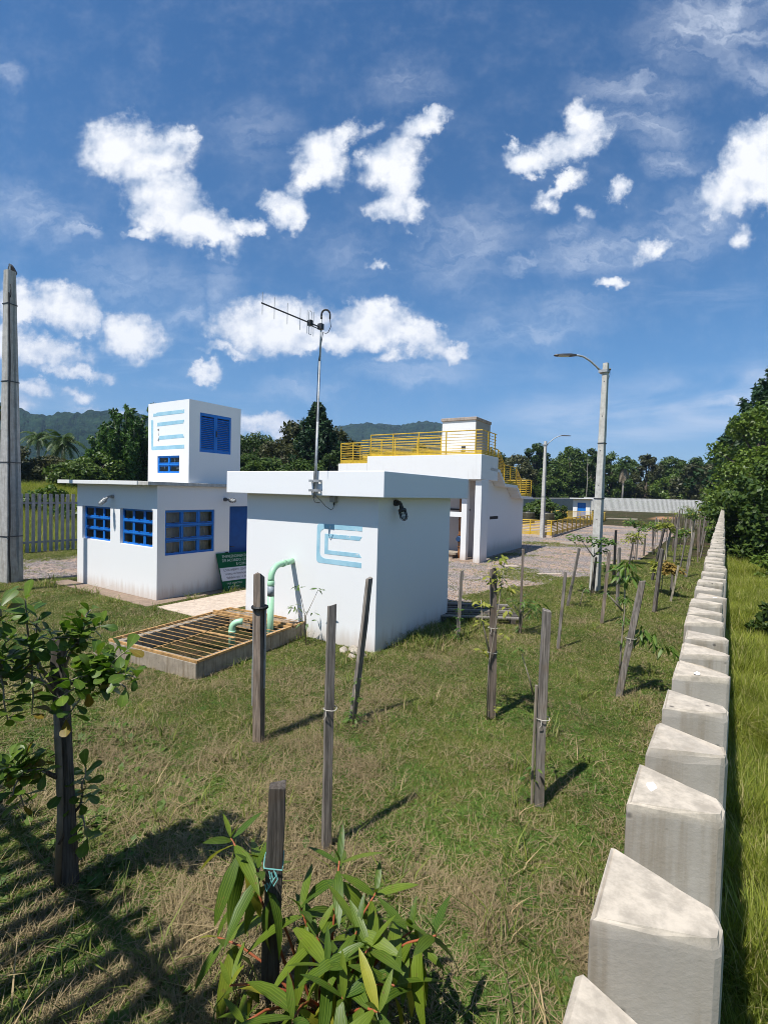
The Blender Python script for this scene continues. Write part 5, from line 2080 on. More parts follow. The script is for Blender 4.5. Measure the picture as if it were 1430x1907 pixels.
def sapling(x, y, label, stems, clusters, leaves, seed, stem_m=None, group='saplings planted beside the stakes', cat='sapling', joined=False, w=.012, name='sapling'):
    """stems: list of point lists (relative to the base); clusters: (dx, dy, dz, radius, count, leaf size, droop)."""
    r = random.Random(seed)
    R = thing(name, label, cat, (x, y, gzf(x, y)), 0, group)
    for s in stems:
        m = MB()
        m.tube([Vector(p) for p in s], [w * (1 - .6 * i / max(1, len(s) - 1)) for i in range(len(s))], 6)
        m.build('stem', stem_m or STEM_GREY, R, smooth=True)
    J = MB()
    for (dx, dy, dz, rad, cnt, sz, droop) in clusters:
        for k in range(cnt):
            v = Vector((r.gauss(0, 1), r.gauss(0, 1), r.gauss(0, 1))).normalized() * rad * r.random() ** .5
            p = Vector((dx, dy, dz)) + Vector((v.x, v.y, v.z * .8))
            d = Vector((v.x, v.y, 0))
            d = (d.normalized() if d.length > 1e-4 else Vector((1, 0, 0))) + Vector((r.uniform(-.5, .5), r.uniform(-.5, .5), r.uniform(-.25, .45) - droop))
            M_ = leaf_matrix(p, d, sz * r.uniform(.7, 1.2), r.uniform(-.6, .6))
            me = r.choice(leaves)
            if joined:
                J.add([M_ @ v_.co for v_ in me.vertices], [tuple(pl.vertices) for pl in me.polygons])
            else:
                put_leaf(me, R, M_)
    if joined:
        J.build('foliage', leaves[0].materials[0] if not isinstance(joined, bpy.types.Material) else joined, R, smooth=True)
    return R


L_SAPJ = make_leaf('sapling_foliage', (.05, .12, .02), (.17, .25, .045), 'island', .3, .5, None, .3, (.30, .26, .05), .12)
L_YELJ = make_leaf('yellowish_foliage', (.13, .18, .03), (.34, .33, .06), 'island', .3, .5, None, .3)
L_ORJ = make_leaf('reddish_foliage', (.16, .12, .03), (.34, .22, .05), 'island', .3, .5, None, .3)

sapling(-5.30, 5.60, 'spindly weed with forked leaves at the back corner of the grated pit', [[(0, 0, 0), (-.02, -.02, .5), (-.10, -.08, .95)], [(0, 0, 0), (.03, -.05, .5), (.18, .06, .92)], [(0, 0, .3), (-.14, -.06, .55)]],
        [(-.10, -.08, .95, .05, 8, .11, .15), (.18, .06, .93, .05, 9, .12, .2), (-.18, -.08, .6, .07, 10, .12, .25), (.0, 0, .42, .10, 12, .11, .2), (.10, .0, .55, .06, 6, .10, .2)], SAP, 3, STEM_GREY, w=.009, cat='weed', name='weed')
sapling(-1.95, 4.98, 'yellow green sapling climbing the knotty brown stake', [[(-.05, -.03, 0), (-.06, -.02, .6), (.02, -.04, 1.1), (.06, .02, 1.75)], [(-.05, 0, .7), (-.16, .0, 1.1), (-.20, .05, 1.3)]],
        [(.03, .0, 1.74, .12, 26, .08, .2), (-.05, 0, 1.60, .12, 24, .075, .2), (.10, .03, 1.5, .11, 22, .075, .3), (-.18, .04, 1.25, .10, 20, .07, .2), (-.17, .0, 1.05, .07, 12, .065, .2), (.10, .0, 1.25, .07, 18, .065, .4), (.11, 0, .98, .06, 16, .065, .4), (-.12, -.02, .75, .06, 8, .07, .3), (.02, -.05, .15, .06, 10, .06, .1)], YEL, 5, STEM_GREY, w=.010)
sapling(-2.86, 8.46, 'bushy green seedling at the foot of the thin brown stake', [[(.02, 0, 0), (.04, -.02, .4), (.05, 0, .6)], [(.03, 0, .3), (.22, .12, .55)], [(.03, 0, .35), (-.12, -.08, .55)]],
        [(.05, 0, .62, .14, 26, .14, .1), (.22, .12, .55, .13, 24, .14, .15), (-.12, -.08, .6, .10, 14, .13, .1), (.18, .1, .38, .14, 22, .14, .3), (.32, .2, .42, .08, 14, .13, .2), (0, 0, .12, .06, 8, .09, .1)], SAP, 6)
sapling(-2.55, 11.45, 'drooping dark seedling between the slanting stake and the lamp pole', [[(0, 0, 0), (.05, .03, .35), (.10, .06, .45)]],
        [(.05, .04, .5, .10, 14, .11, .35), (.14, .1, .42, .08, 12, .11, .5), (-.20, -.10, .55, .07, 8, .10, .2), (.17, .12, .25, .05, 6, .09, .4)], SAP, 7, joined=True)
sapling(-2.62, 12.9, 'small leafy tree with a flat crown right in front of the tall lamp pole', [[(0, 0, 0), (.02, 0, .7), (.05, 0, 1.3)], [(.03, 0, 1.0), (-.25, -.15, 1.42)], [(.03, 0, 1.0), (.3, .18, 1.4)]],
        [(-.40, -.2, 1.46, .15, 46, .12, .1), (-.14, -.1, 1.44, .15, 44, .12, .1), (.12, .06, 1.38, .17, 60, .12, .1), (.34, .2, 1.38, .15, 50, .12, .15), (.2, .1, 1.15, .12, 30, .12, .2), (.18, .1, .85, .10, 22, .11, .2)], SAPO, 8, joined=True, w=.016)
sapling(-1.02, 6.98, 'sapling with large drooping leaves tied to the stake closest to the paling fence', [[(0, 0, 0), (.0, .0, .5), (.02, .02, 1.0), (.0, .05, 1.55)], [(.0, 0, .25), (.10, -.1, .5), (.26, -.1, .72)], [(0, 0, 1.0), (-.18, -.1, 1.22)]],
        [(.02, .04, 1.58, .12, 30, .16, .55), (.08, .06, 1.42, .12, 26, .16, .8), (-.06, .0, 1.46, .10, 16, .14, .4), (.02, .02, 1.15, .07, 40, .085, .5), (.02, .0, .88, .06, 36, .075, .5), (.02, .0, .6, .05, 18, .07, .5), (.22, -.1, .80, .10, 18, .16, .6), (.36, -.05, .76, .12, 22, .17, .7), (.48, .0, .64, .10, 18, .17, .8), (-.19, -.1, 1.22, .03, 4, .09, .2)], SAP, 9, w=.016)
sapling(-1.13, 3.80, 'thin bare stem with one leaf bud beside the straight grey stake', [[(-.03, 0, .9), (-.07, -.02, 1.05), (-.12, -.05, 1.22)]],
        [(-.13, -.055, 1.25, .022, 8, .055, .1), (-.03, -.02, .25, .05, 10, .06, .2), (.02, -.03, .35, .04, 6, .05, .2), (-.05, 0, .62, .03, 3, .05, .2)], SAPO, 10, STEM_GREY, w=.007)
sapling(-3.08, 3.98, 'small green weed creeping up the leaning stake before the pump house corner', [[(0, 0, 0), (.02, 0, .4)]],
        [(.0, 0, .12, .09, 24, .06, .1), (.02, .0, .32, .07, 22, .055, .1), (.03, 0, .5, .05, 10, .05, .1), (.06, -.02, .05, .10, 16, .06, .0)], SAPO, 12, cat='weed', name='weed', joined=True)
sapling(-3.52, 7.30, 'upright bright green seedling in the sun beside the short stake', [[(0, 0, 0), (.01, 0, .5)]],
        [(0, 0, .12, .06, 14, .07, .0), (.0, 0, .28, .06, 16, .07, .0), (.01, 0, .42, .05, 14, .07, -.2), (.01, 0, .54, .03, 8, .07, -.3)], SAPO, 13, cat='seedling', name='seedling', joined=True)
r_ = random.Random(14)
SAPS = [(-2.86, 21.9, 1.35, .42, L_SAPJ, 'round green crowned sapling highest of those at the gravel edge'), (-2.72, 20.3, 1.05, .40, L_YELJ, 'yellowish sapling with a flat crown at the gravel edge'),
        (-2.42, 24.4, 1.35, .45, L_SAPJ, 'olive sapling with a dense round crown behind the yellowish one'), (-1.70, 20.8, 1.5, .30, L_YELJ, 'loose yellow leaved sapling in the middle rows'),
        (-.98, 14.2, .75, .22, L_ORJ, 'reddish brown sapling beside the whitish stick'), (-1.25, 14.6, .7, .25, L_YELJ, 'small yellow green sapling left of the whitish stick'), (-1.35, 22.5, 1.15, .32, L_SAPJ, 'dense green sapling near the paling fence, middle distance'),
        (-1.12, 27.5, 1.75, .42, L_SAPJ, 'taller dark sapling in the row along the paling fence'), (-2.45, 14.6, .55, .12, L_SAPJ, 'tiny sapling beside the upright stake by the lamp pole')]
for i, (x, y, h, cr, m_, lab_) in enumerate(SAPS):
    cl = [(r_.uniform(-cr, cr) * .6, r_.uniform(-cr, cr) * .6, h + r_.uniform(-.22, .25) * cr * 2, cr * .5, 44, .125, .15) for k in range(6)]
    sapling(x, y, lab_, [[(0, 0, 0), (.02, 0, h * .5), (0, .02, h)]], cl, SAPO, 50 + i, joined=m_, w=.014)
for i in range(18):
    x = [-1.0, -2.0, -2.9][i % 3] + r_.uniform(-.2, .2)
    y = 29 + i * 2.3
    h = r_.uniform(.9, 1.7)
    cl = [(r_.uniform(-.25, .25), r_.uniform(-.25, .25), h + r_.uniform(-.35, .2), .2, 20, .13, .15) for k in range(4)]
    sapling(x, y, 'small far sapling among the crowded stakes along the paling fence', [[(0, 0, 0), (.02, 0, h)]], cl, SAPO, 80 + i, joined=r_.choice([L_SAPJ, L_SAPJ, L_YELJ]), group='far saplings along the paling fence', w=.014)

# ------------------------------------------------------------------ trees
F_DARK = make_leaf('dark_foliage', (.018, .040, .008), (.075, .118, .022), 'island', .22, .5, None, .3, wscale=.18)
F_MID = make_leaf('mid_green_foliage', (.024, .056, .010), (.115, .165, .026), 'island', .25, .5, None, .3, wscale=.18)
F_BRIGHT = make_leaf('bright_foliage', (.030, .075, .010), (.17, .235, .030), 'island', .28, .45, None, .35, wscale=.2)
F_OLIVE = make_leaf('olive_brown_foliage', (.030, .038, .012), (.10, .10, .035), 'island', .22, .5, None, .3, wscale=.18)
F_PINE = make_leaf('pine_needles', (.008, .028, .010), (.035, .075, .022), 'island', .12, .55, None, .25, wscale=.3)
F_BAMBOO = make_leaf('feathery_foliage', (.020, .062, .012), (.085, .16, .026), 'island', .28, .5, None, .3, wscale=.25)


def leaf_cloud(centers, radii, per, size, seed, shape=(1, 1, .8), elong=1.6, shell=.55, hang=0.0):
    """Many small leaf faces around the cluster centres (numpy): returns verts, faces."""
    r = np.random.default_rng(seed)
    C = np.repeat(np.asarray(centers, float), per, axis=0)
    Rr = np.repeat(np.asarray(radii, float), per)
    n = len(C)
    d = r.normal(size=(n, 3))
    d /= np.linalg.norm(d, axis=1)[:, None]
    rad = shell + (1 - shell) * r.random(n) ** .6
    rad = np.where(r.random(n) < .25, r.random(n) * shell, rad)
    P = C + d * (Rr * rad)[:, None] * np.array(shape)
    nrm = d * .7 + r.normal(size=(n, 3)) * .55 + np.array([0, 0, .35])
    nrm /= np.linalg.norm(nrm, axis=1)[:, None]
    t = np.cross(nrm, r.normal(size=(n, 3)))
    t[:, 2] -= hang
    t /= np.linalg.norm(t, axis=1)[:, None]
    b = np.cross(nrm, t)
    b /= np.linalg.norm(b, axis=1)[:, None]
    s = size * r.uniform(.55, 1.25, n)
    L, W = (s * elong * .5)[:, None], (s * .5)[:, None]
    V = np.stack([P - t * L, P + b * W * .9 + t * L * .05, P + t * L, P - b * W * .9 + t * L * .05], 1).reshape(-1, 3)
    Fc = np.arange(4 * n).reshape(-1, 4)
    return V, Fc


def np_mesh(name, V, Fq, m_):
    me = bpy.data.meshes.new(name)
    nv, nf = len(V), len(Fq)
    me.vertices.add(nv)
    me.vertices.foreach_set('co', np.asarray(V, np.float32).ravel())
    me.loops.add(nf * 4)
    me.loops.foreach_set('vertex_index', np.asarray(Fq, np.int32).ravel())
    me.polygons.add(nf)
    me.polygons.foreach_set('loop_start', np.arange(0, nf * 4, 4, dtype=np.int32))
    me.polygons.foreach_set('loop_total', np.full(nf, 4, np.int32))
    me.update(calc_edges=True)
    me.materials.append(m_)
    return me


def obj_from(name, me, parent=None, loc=None):
    o = bpy.data.objects.new(name, me)
    COL.objects.link(o)
    if parent:
        o.parent = parent
    if loc is not None:
        o.location = loc
    return o


def crown_centers(r, h0, h1, w, n, top_round=1.0):
    """Cluster centres on the outside of an uneven crown between heights h0 and h1."""
    out, rad = [], []
    for k in range(n):
        t = (k + r.random()) / n
        z = h0 + (h1 - h0) * t
        prof = math.sin(math.pi * min(1, .12 + t * .88 * top_round)) ** .6
        a = r.random() * 6.283
        q = w * prof * (.35 + .65 * r.random() ** .5)
        out.append((math.cos(a) * q, math.sin(a) * q, z))
        rad.append(w * r.uniform(.17, .33))
    return out, rad


def broad_tree(x, y, h, w, label, leaf, seed, h0=.25, n=34, per=80, size=.35, group=None, trunk_m=None, z=None):
    r = random.Random(seed)
    z = gzf(x, y) if z is None else z
    T = thing('broadleaf_tree', label, 'tree', (x, y, z), 0, group)
    m = MB()
    tr = h * .022 + .05
    top = h * .7
    m.tube([(0, 0, -.2), (r.uniform(-.1, .1), r.uniform(-.1, .1), top * .4), (r.uniform(-.3, .3), r.uniform(-.3, .3), top)], [tr * 1.2, tr, tr * .4], 8)
    c, rad = crown_centers(r, h * h0, h - w * .25, w, n)
    for k in range(0, n, 3):
        e = Vector(c[k])
        s = Vector((0, 0, max(h * .15, e.z * .6)))
        m.tube([s, s.lerp(e, .5) + Vector((0, 0, .15)), e], [tr * .45, tr * .3, tr * .1], 5)
    m.build('trunk', trunk_m or BARK, T, smooth=True)
    V, Fq = leaf_cloud(c, rad, per, size, seed)
    obj_from('crown', np_mesh('crown', V, Fq, leaf), T)
    return T


def pine_tree(x, y, h, w, label, seed, h0=.1, group=None, z=None):
    r = random.Random(seed)
    z = gzf(x, y) if z is None else z
    T = thing('pine_tree', label, 'tree', (x, y, z), 0, group)
    m = MB()
    m.tube([(0, 0, -.2), (.05, 0, h * .5), (0, .03, h * .97)], [h * .02 + .06, h * .014 + .03, .02], 8)
    cs, rs = [], []
    tiers = int(h * 2.1)
    for k in range(tiers):
        t = (k + .5) / tiers
        zz = h * (h0 + (1 - h0) * t)
        ln = w * (1 - t) ** .75 * (.75 + .4 * r.random()) + .15
        nb = 6 if t < .8 else 4
        for b in range(nb):
            a = b * 6.283 / nb + k * 1.1 + r.uniform(-.3, .3)
            e = Vector((math.cos(a) * ln, math.sin(a) * ln, zz + ln * .38))
            m.tube([(0, 0, zz - .1), (e.x * .5, e.y * .5, zz + ln * .08), tuple(e)], [.045 * (1.2 - t), .03, .012], 4)
            for f in (1.0, .72, .45):
                q = Vector((e.x * f, e.y * f, zz + ln * .38 * f * f))
                cs.append(tuple(q + Vector((r.uniform(-.1, .1), r.uniform(-.1, .1), .12))))
                rs.append(.20 + .16 * r.random() + .05 * ln)
    cs.append((0, 0, h * .98))
    rs.append(.25)
    m.build('trunk', BARK, T, smooth=True)
    V, Fq = leaf_cloud(cs, rs, 34, .20, seed, (1, 1, 1.15), 2.6, .3)
    obj_from('crown', np_mesh('crown', V, Fq, F_PINE), T)
    return T


def feathery_tree(x, y, h, w, label, seed, z=None, leaf=None):
    """Clump of tall arching stems clothed with fine foliage."""
    r = random.Random(seed)
    z = gzf(x, y) if z is None else z
    T = thing('bamboo_clump', label, 'tree', (x, y, z))
    m = MB()
    cs, rs = [], []
    for k in range(40):
        a = r.random() * 6.283
        q = w * r.random() ** .6
        hh = h * (1 - .5 * (q / w) ** 1.6) * r.uniform(.72, 1.03)
        e = Vector((math.cos(a) * q, math.sin(a) * q, hh))
        b = Vector((e.x * .25, e.y * .25, 0))
        m.tube([b, b.lerp(e, .55) + Vector((0, 0, hh * .06)), e], [.045, .03, .008], 4)
        for t in np.arange(.18, 1.0, .07):
            p = b.lerp(e, t) + Vector((0, 0, hh * .06 * 4 * t * (1 - t)))
            cs.append((p.x + r.gauss(0, .2), p.y + r.gauss(0, .2), p.z))
            rs.append(.50 * (1.12 - t * .8) + .08)
    m.build('stem', BARK_PALE, T)
    V, Fq = leaf_cloud(cs, rs, 36, .17, seed, (1, 1, 1.1), 2.6, .2, .5)
    obj_from('foliage', np_mesh('foliage', V, Fq, leaf or F_BAMBOO), T)


def palm_tree(x, y, h, fr, label, seed, z=None, dead=False, leaf=None):
    r = random.Random(seed)
    z = gzf(x, y) if z is None else z
    T = thing('palm_tree', label, 'palm', (x, y, z))
    m = MB()
    m.tube([(0, 0, -.2), (.1, 0, h * .5), (.05, .05, h)], [.22, .17, .15], 10)
    m.build('trunk', BARK_PALE, T, smooth=True)
    J, D = MB(), MB()
    n = 26
    for k in range(n):
        a = k * 2.4 + r.uniform(-.2, .2)
        el = r.uniform(-.5, 1.15) if not dead else r.uniform(-1.3, 1.0)
        ln = fr * r.uniform(.85, 1.15)
        tgt = D if (dead and el < .1) else J
        pts = []
        p = Vector((.05, .05, h))
        d = Vector((math.cos(a) * math.cos(el), math.sin(a) * math.cos(el), math.sin(el)))
        for i in range(8):
            pts.append(p.copy())
            p = p + d * ln / 7
            d = (d + Vector((0, 0, -.24 if not (dead and el < .1) else -.5))).normalized()
        tgt.tube(pts, [.03 * (1 - .8 * i / 7) for i in range(8)], 4)
        for i in range(1, 8):
            for s in (-1, 1):
                for q in (0, .5):
                    c = pts[i].lerp(pts[i - 1], q)
                    t = (pts[i] - pts[i - 1]).normalized()
                    sd = t.cross(Vector((0, 0, 1)))
                    sd = sd.normalized() if sd.length > .05 else Vector((1, 0, 0))
                    l = fr * .32 * (1 - .55 * abs(i - 3.2) / 5)
                    tip = c + (sd * s * .75 + t * .55 + Vector((0, 0, -.55 + r.uniform(-.15, .15)))).normalized() * l
                    w = t * .075 * fr / 2
                    tgt.add([c - w, c + w, tip + w * .2, tip - w * .2], [(0, 1, 2, 3)])
    J.build('frond', leaf or F_DARK, T)
    if D.v:
        D.build('dead_frond', plain('dry_frond', (.25, .20, .14), .9, var=.3), T)
    return T


def px_tree(fn, px, top, dep, *a, **k):
    """Stand a tree where the photograph shows it: horizontal place from the view ray, height from its top."""
    b = at(px, top, dep)
    x, y = float(b[0]), float(b[1])
    z = gzf(x, y)
    return fn(x, y, float(b[2]) - z, *a, **k)


# left side, beyond the grey fence
px_tree(feathery_tree, 236, 744, 44, 3.3, 'tall feathery bamboo like clump behind the office roof', 3)
px_tree(feathery_tree, 290, 748, 47, 2.6, 'dark feathery tree top showing just behind the roof tower', 5, leaf=F_MID)
px_tree(palm_tree, 71, 815, 62, 2.0, 'palm with a drooping crown left of the larger palm, beyond the grey fence', 4)
px_tree(palm_tree, 117, 822, 52, 2.3, 'larger dark palm in front of the hill, left of the bamboo like clump', 6)
px_tree(pine_tree, 592, 755, 50, 2.9, 'bushy pine standing above the pump house roof', 7)
for i, (px, top, dep, w, lf, lab_) in enumerate((
        (25, 822, 50, 2.6, F_OLIVE, 'brownish tree at the left edge behind the concrete pole'), (95, 845, 44, 2.2, F_OLIVE, 'low brownish tree under the palms'), (150, 850, 40, 2.4, F_MID, 'bushy green tree right of the larger palm'),
        (190, 838, 42, 2.2, F_BRIGHT, 'yellow green shrubby tree at the foot of the bamboo like clump'), (475, 800, 56, 3.4, F_DARK, 'dark round tree just right of the roof tower'), (520, 812, 52, 3.0, F_OLIVE, 'brownish green tree between the roof tower and the pine'),
        (500, 845, 44, 2.8, F_MID, 'low green tree above the left end of the pump house slab'), (455, 840, 46, 2.4, F_MID, 'green tree hugging the right side of the roof tower'), (560, 850, 42, 2.4, F_MID, 'green tree at the foot of the pine, left side'), (625, 835, 46, 2.0, F_DARK, 'dark tree at the foot of the pine, right side'))):
    px_tree(broad_tree, px, top, dep, w, lab_, lf, 100 + i, h0=.08, n=48, per=150, size=.19)
# beyond the far fence
for i, (px, top, dep, w, lf, lab_) in enumerate((
        (962, 842, 96, 4.2, F_OLIVE, 'brown tinged round tree left of the slim far lamp pole'), (998, 822, 100, 3.4, F_DARK, 'tallest dark tree crown right behind the slim far lamp pole'), (1062, 826, 99, 4.6, F_MID, 'broad green tree between the two lamp poles'),
        (1100, 832, 102, 3.6, F_DARK, 'dark tree behind the tall lamp pole'), (930, 840, 104, 4.0, F_DARK, 'dark tree just above the stair railing'), (1140, 840, 104, 4.0, F_MID, 'green tree right of the tall lamp pole'), (1205, 842, 101, 3.8, F_OLIVE, 'olive tree above the middle of the far fence'),
        (1250, 845, 106, 4.2, F_MID, 'green tree above the right half of the far fence'), (1300, 848, 98, 3.8, F_DARK, 'dark tree at the right end of the far fence'), (1250, 878, 95, 3.4, F_BRIGHT, 'bright green low tree over the far fence'), (1030, 862, 94, 3.4, F_MID, 'lower leafy tree between the lamp poles'))):
    px_tree(broad_tree, px, top, dep, w, lab_, lf, 130 + i, h0=.05, n=56, per=120, size=.32)
px_tree(palm_tree, 1160, 872, 93, 2.4, 'palm with a skirt of dead fronds over the far fence', 9, dead=True)


def pale_trunk():
    b = at(1094, 850, 93.5)
    T = thing('dead_tree', 'thin pale dead trunk standing against the dark wood', 'tree', (float(b[0]), float(b[1]), gzf(b[0], b[1])))
    m = MB()
    h = float(b[2]) - gzf(b[0], b[1])
    m.tube([(0, 0, 0), (.1, 0, h * .5), (0, 0, h)], [.10, .08, .03], 6)
    for z, a, l in ((.55, .4, 1.2), (.7, 3.4, 1.0), (.82, 1.2, .8), (.9, 4.0, .7)):
        m.tube([(.05, 0, h * z), (math.cos(a) * l * .5, math.sin(a) * l * .5, h * z + l * .5), (math.cos(a) * l * .7, math.sin(a) * l * .7, h * z + l)], [.04, .025, .01], 4)
    m.build('trunk', BARK_PALE, T)


pale_trunk()
# big trees outside the right fence
px_tree(pine_tree, 1462, 668, 34, 4.6, 'dark pine top rising above the broad trees at the right edge', 15)
px_tree(pine_tree, 1366, 790, 52, 2.2, 'small dark pine tip beside the leafy trees outside the fence', 18)
for i, (px, top, dep, w, lf, lab_) in enumerate((
        (1425, 742, 27, 2.9, F_BRIGHT, 'big bright green leafy tree outside the fence at the right edge'), (1412, 800, 34, 2.3, F_MID, 'leafy tree leaning over the fence in front of the far wood'), (1372, 846, 46, 2.3, F_BRIGHT, 'sunlit spreading tree at the end of the fence'),
        (1440, 850, 19, 1.9, F_MID, 'dense green tree closest to the viewer outside the fence'), (1410, 900, 25, 1.5, F_DARK, 'dark shady tree close behind the fence'), (1392, 925, 33, 1.2, F_MID, 'low tree hugging the outside of the fence'))):
    px_tree(broad_tree, px, top, dep, w, lab_, lf, 160 + i, h0=.02, n=80, per=260, size=.135)


def bush(px, py, dep, h, w, label, leaf, seed, size=.12, per=60, n=20, group=None):
    b = at(px, py, dep)
    x, y = float(b[0]), float(b[1])
    B = thing('bush', label, 'bush', (x, y, gzf(x, y)), 0, group)
    r = random.Random(seed)
    c, rad = crown_centers(r, h * .1, h * .8, w, n)
    m = MB()
    for k in range(0, n, 3):
        m.tube([(0, 0, 0), tuple(Vector(c[k]) * .6), c[k]], [.02, .014, .006], 4)
    m.build('stem', BARK, B)
    V, Fq = leaf_cloud(c, rad, per, size, seed)
    obj_from('foliage', np_mesh('foliage', V, Fq, leaf), B)


bush(1408, 1020, 21, 1.7, 1.1, 'dark green bush outside the fence below the leafy trees', F_MID, 3)
bush(1385, 1000, 27, 1.9, 1.1, 'bright bush outside the fence, a little farther off', F_BRIGHT, 4, .14)
bush(1440, 1080, 15, 1.15, .8, 'grey green bush at the right edge above the tall grass', F_BRIGHT, 5, .10)
bush(1447, 1180, 8.5, .9, .42, 'dark leaved bush poking in at the right edge over the grass', F_DARK, 6, .09, 40, 14)
bush(1015, 965, 47, 2.3, 1.9, 'rounded green bush by the far lamp pole in front of the grey wall', F_MID, 7, .20, 90, 30)
bush(985, 962, 50, 1.8, 1.2, 'lower green bush between the white building and the far lamp pole', F_BRIGHT, 8, .2, 60, 22)
for i, px in enumerate((1078, 1140, 1200, 1262)):
    bush(px, 950, 92 - i, 2.2, 1.6, ['weedy bush on the fence line behind the hut', 'low bush behind the far fence under the palm', 'green bush behind the middle of the far fence', 'bush behind the far fence near its right end'][i], F_MID, 20 + i, .4, 40, 16)
for i, (px, py, dep) in enumerate(((130, 905, 27), (60, 905, 28), (95, 900, 31), (195, 902, 28))):
    bush(px, py, dep, 1.0 + .2 * i, 1.1, ['pale green scrub right above the grey fence beside the office', 'tall weeds above the grey fence beside the concrete pole', 'scrub on the bank beyond the grey fence', 'scrub behind the office roof edge'][i], F_BRIGHT, 30 + i, .16, 50, 18)


def far_wood():
    """The wood behind everything: one mass of crowns, too many to count."""
    r = random.Random(77)
    protos = []
    for k, (lf, hh) in enumerate(((F_DARK, 1), (F_MID, 1), (F_OLIVE, 1))):
        for q in range(2):
            rr = random.Random(500 + k * 7 + q)
            c, rad = crown_centers(rr, .5, 9.0, 3.6, 34)
            protos.append((k, leaf_cloud(c, rad, 80, .40, 600 + k * 9 + q)))
    acc = {0: [], 1: [], 2: []}
    spots = []
    for k in range(46):                      # behind the far fence
        spots.append((r.uniform(-75, 16), r.uniform(100, 135), r.uniform(.9, 1.25)))
    for k in range(44):                      # behind the left fence
        spots.append((r.uniform(-70, -42), r.uniform(8, 95), r.uniform(.75, 1.0)))
    for k in range(20):                      # outside the right fence
        y = r.uniform(40, 110)
        spots.append((r.uniform(7, 13) + y * .03, y, r.uniform(.7, 1.05)))
    for (x, y, s) in spots:
        k, (V, Fq) = protos[r.randrange(len(protos))]
        a = r.random() * 6.283
        ca, sa = math.cos(a), math.sin(a)
        W = np.stack([V[:, 0] * ca - V[:, 1] * sa, V[:, 0] * sa + V[:, 1] * ca, V[:, 2]], 1) * s + np.array([x, y, gzf(x, y) - .3])
        acc[k].append(W)
    for k, lf in enumerate((F_DARK, F_MID, F_OLIVE)):
        V = np.concatenate(acc[k])
        o = obj_from('wood', np_mesh('wood', V, np.arange(len(V)).reshape(-1, 4), lf))
        tag(o, ['dark green part of the unbroken wood behind the site', 'mid green part of the unbroken wood behind the site', 'olive part of the unbroken wood behind the site'][k], 'wood', None, 'stuff')


far_wood()


# ------------------------------------------------------------------ hills
def hill(label, ridge, dep, back, seed):
    """Wooded ridge: crest heights along the view, sloping down to the plain in front and behind."""
    xs = np.array([p[0] for p in ridge], float)
    ys = np.array([p[1] for p in ridge], float)
    N, Mr = 260, 46
    u = np.linspace(xs[0], xs[-1], N)
    crest = np.interp(u, xs, ys)
    V = []
    for j in range(Mr):
        t = j / (Mr - 1)
        dd = dep * (.45 + .55 * t / .62) if t < .62 else dep + back * (t - .62) / .38
        f = math.sin(min(t / .62, 1) * math.pi / 2) ** 1.35 if t < .62 else math.cos((t - .62) / .38 * math.pi / 2)
        for i in range(N):
            c = at(u[i], crest[i], dep)
            p = at(u[i], 930, dd)
            z = max(c[2], 0) * f
            n = (vnoise(p[0] / 60, p[1] / 60, seed) - .5) * 34 + (vnoise(p[0] / 19, p[1] / 19, seed + 1) - .5) * 13 + (vnoise(p[0] / 6.5, p[1] / 6.5, seed + 2) - .5) * 7
            n *= min(1, f * 1.6) * (1 - .82 * math.exp(-((t - .62) / .10) ** 2))
            V.append((p[0], p[1], z + float(n) - 3 * (1 - f)))
    Fq = [(j * N + i, j * N + i + 1, (j + 1) * N + i + 1, (j + 1) * N + i) for j in range(Mr - 1) for i in range(N - 1)]
    me = np_mesh('hill', np.array(V), np.array(Fq), HILL)
    me.polygons.foreach_set('use_smooth', [False] * len(Fq))
    o = obj_from('hill', me)
    structure(o)
    return o


def hill_material():
    m, t, p = mat('wooded_slope')
    w = wpos(t)
    v = t.node('ShaderNodeTexVoronoi')
    v.inputs['Scale'].default_value = .11
    t.l.new(w, v.inputs[0])
    n = t.noise(w, .02, 5, .6)
    n2 = t.noise(w, .3, 4, .6)
    c = t.mix(t.smooth(n.outputs[0], .35, .65), (.006, .018, .012), (.018, .040, .022))
    c = t.mix(t.math('MULTIPLY', t.smooth(v.outputs['Distance'], .3, .9), .6), c, (.006, .016, .006))
    c = t.mix(t.math('MULTIPLY', t.smooth(n2.outputs[0], .5, .7), .4), c, (.06, .10, .03))
    t.l.new(c, p.inputs['Base Color'])
    p.inputs['Roughness'].default_value = 1.0
    p.inputs['Specular IOR Level'].default_value = 0
    bump(t, p, t.math('MULTIPLY', v.outputs['Distance'], -1), 1.0, 4.0)
    return m


HILL = hill_material()
hill('left', [(-420, 800), (-200, 772), (-60, 762), (30, 767), (60, 775), (90, 779), (115, 779), (150, 783), (175, 781), (210, 787), (232, 790), (300, 800), (400, 822), (500, 860), (580, 905)], 950, 500, 5)
hill('middle', [(380, 860), (480, 838), (560, 815), (620, 803), (660, 801), (690, 797), (735, 796), (770, 799), (800, 796), (830, 798), (870, 810), (905, 835), (945, 870), (1000, 905), (1060, 928)], 1500, 700, 15)


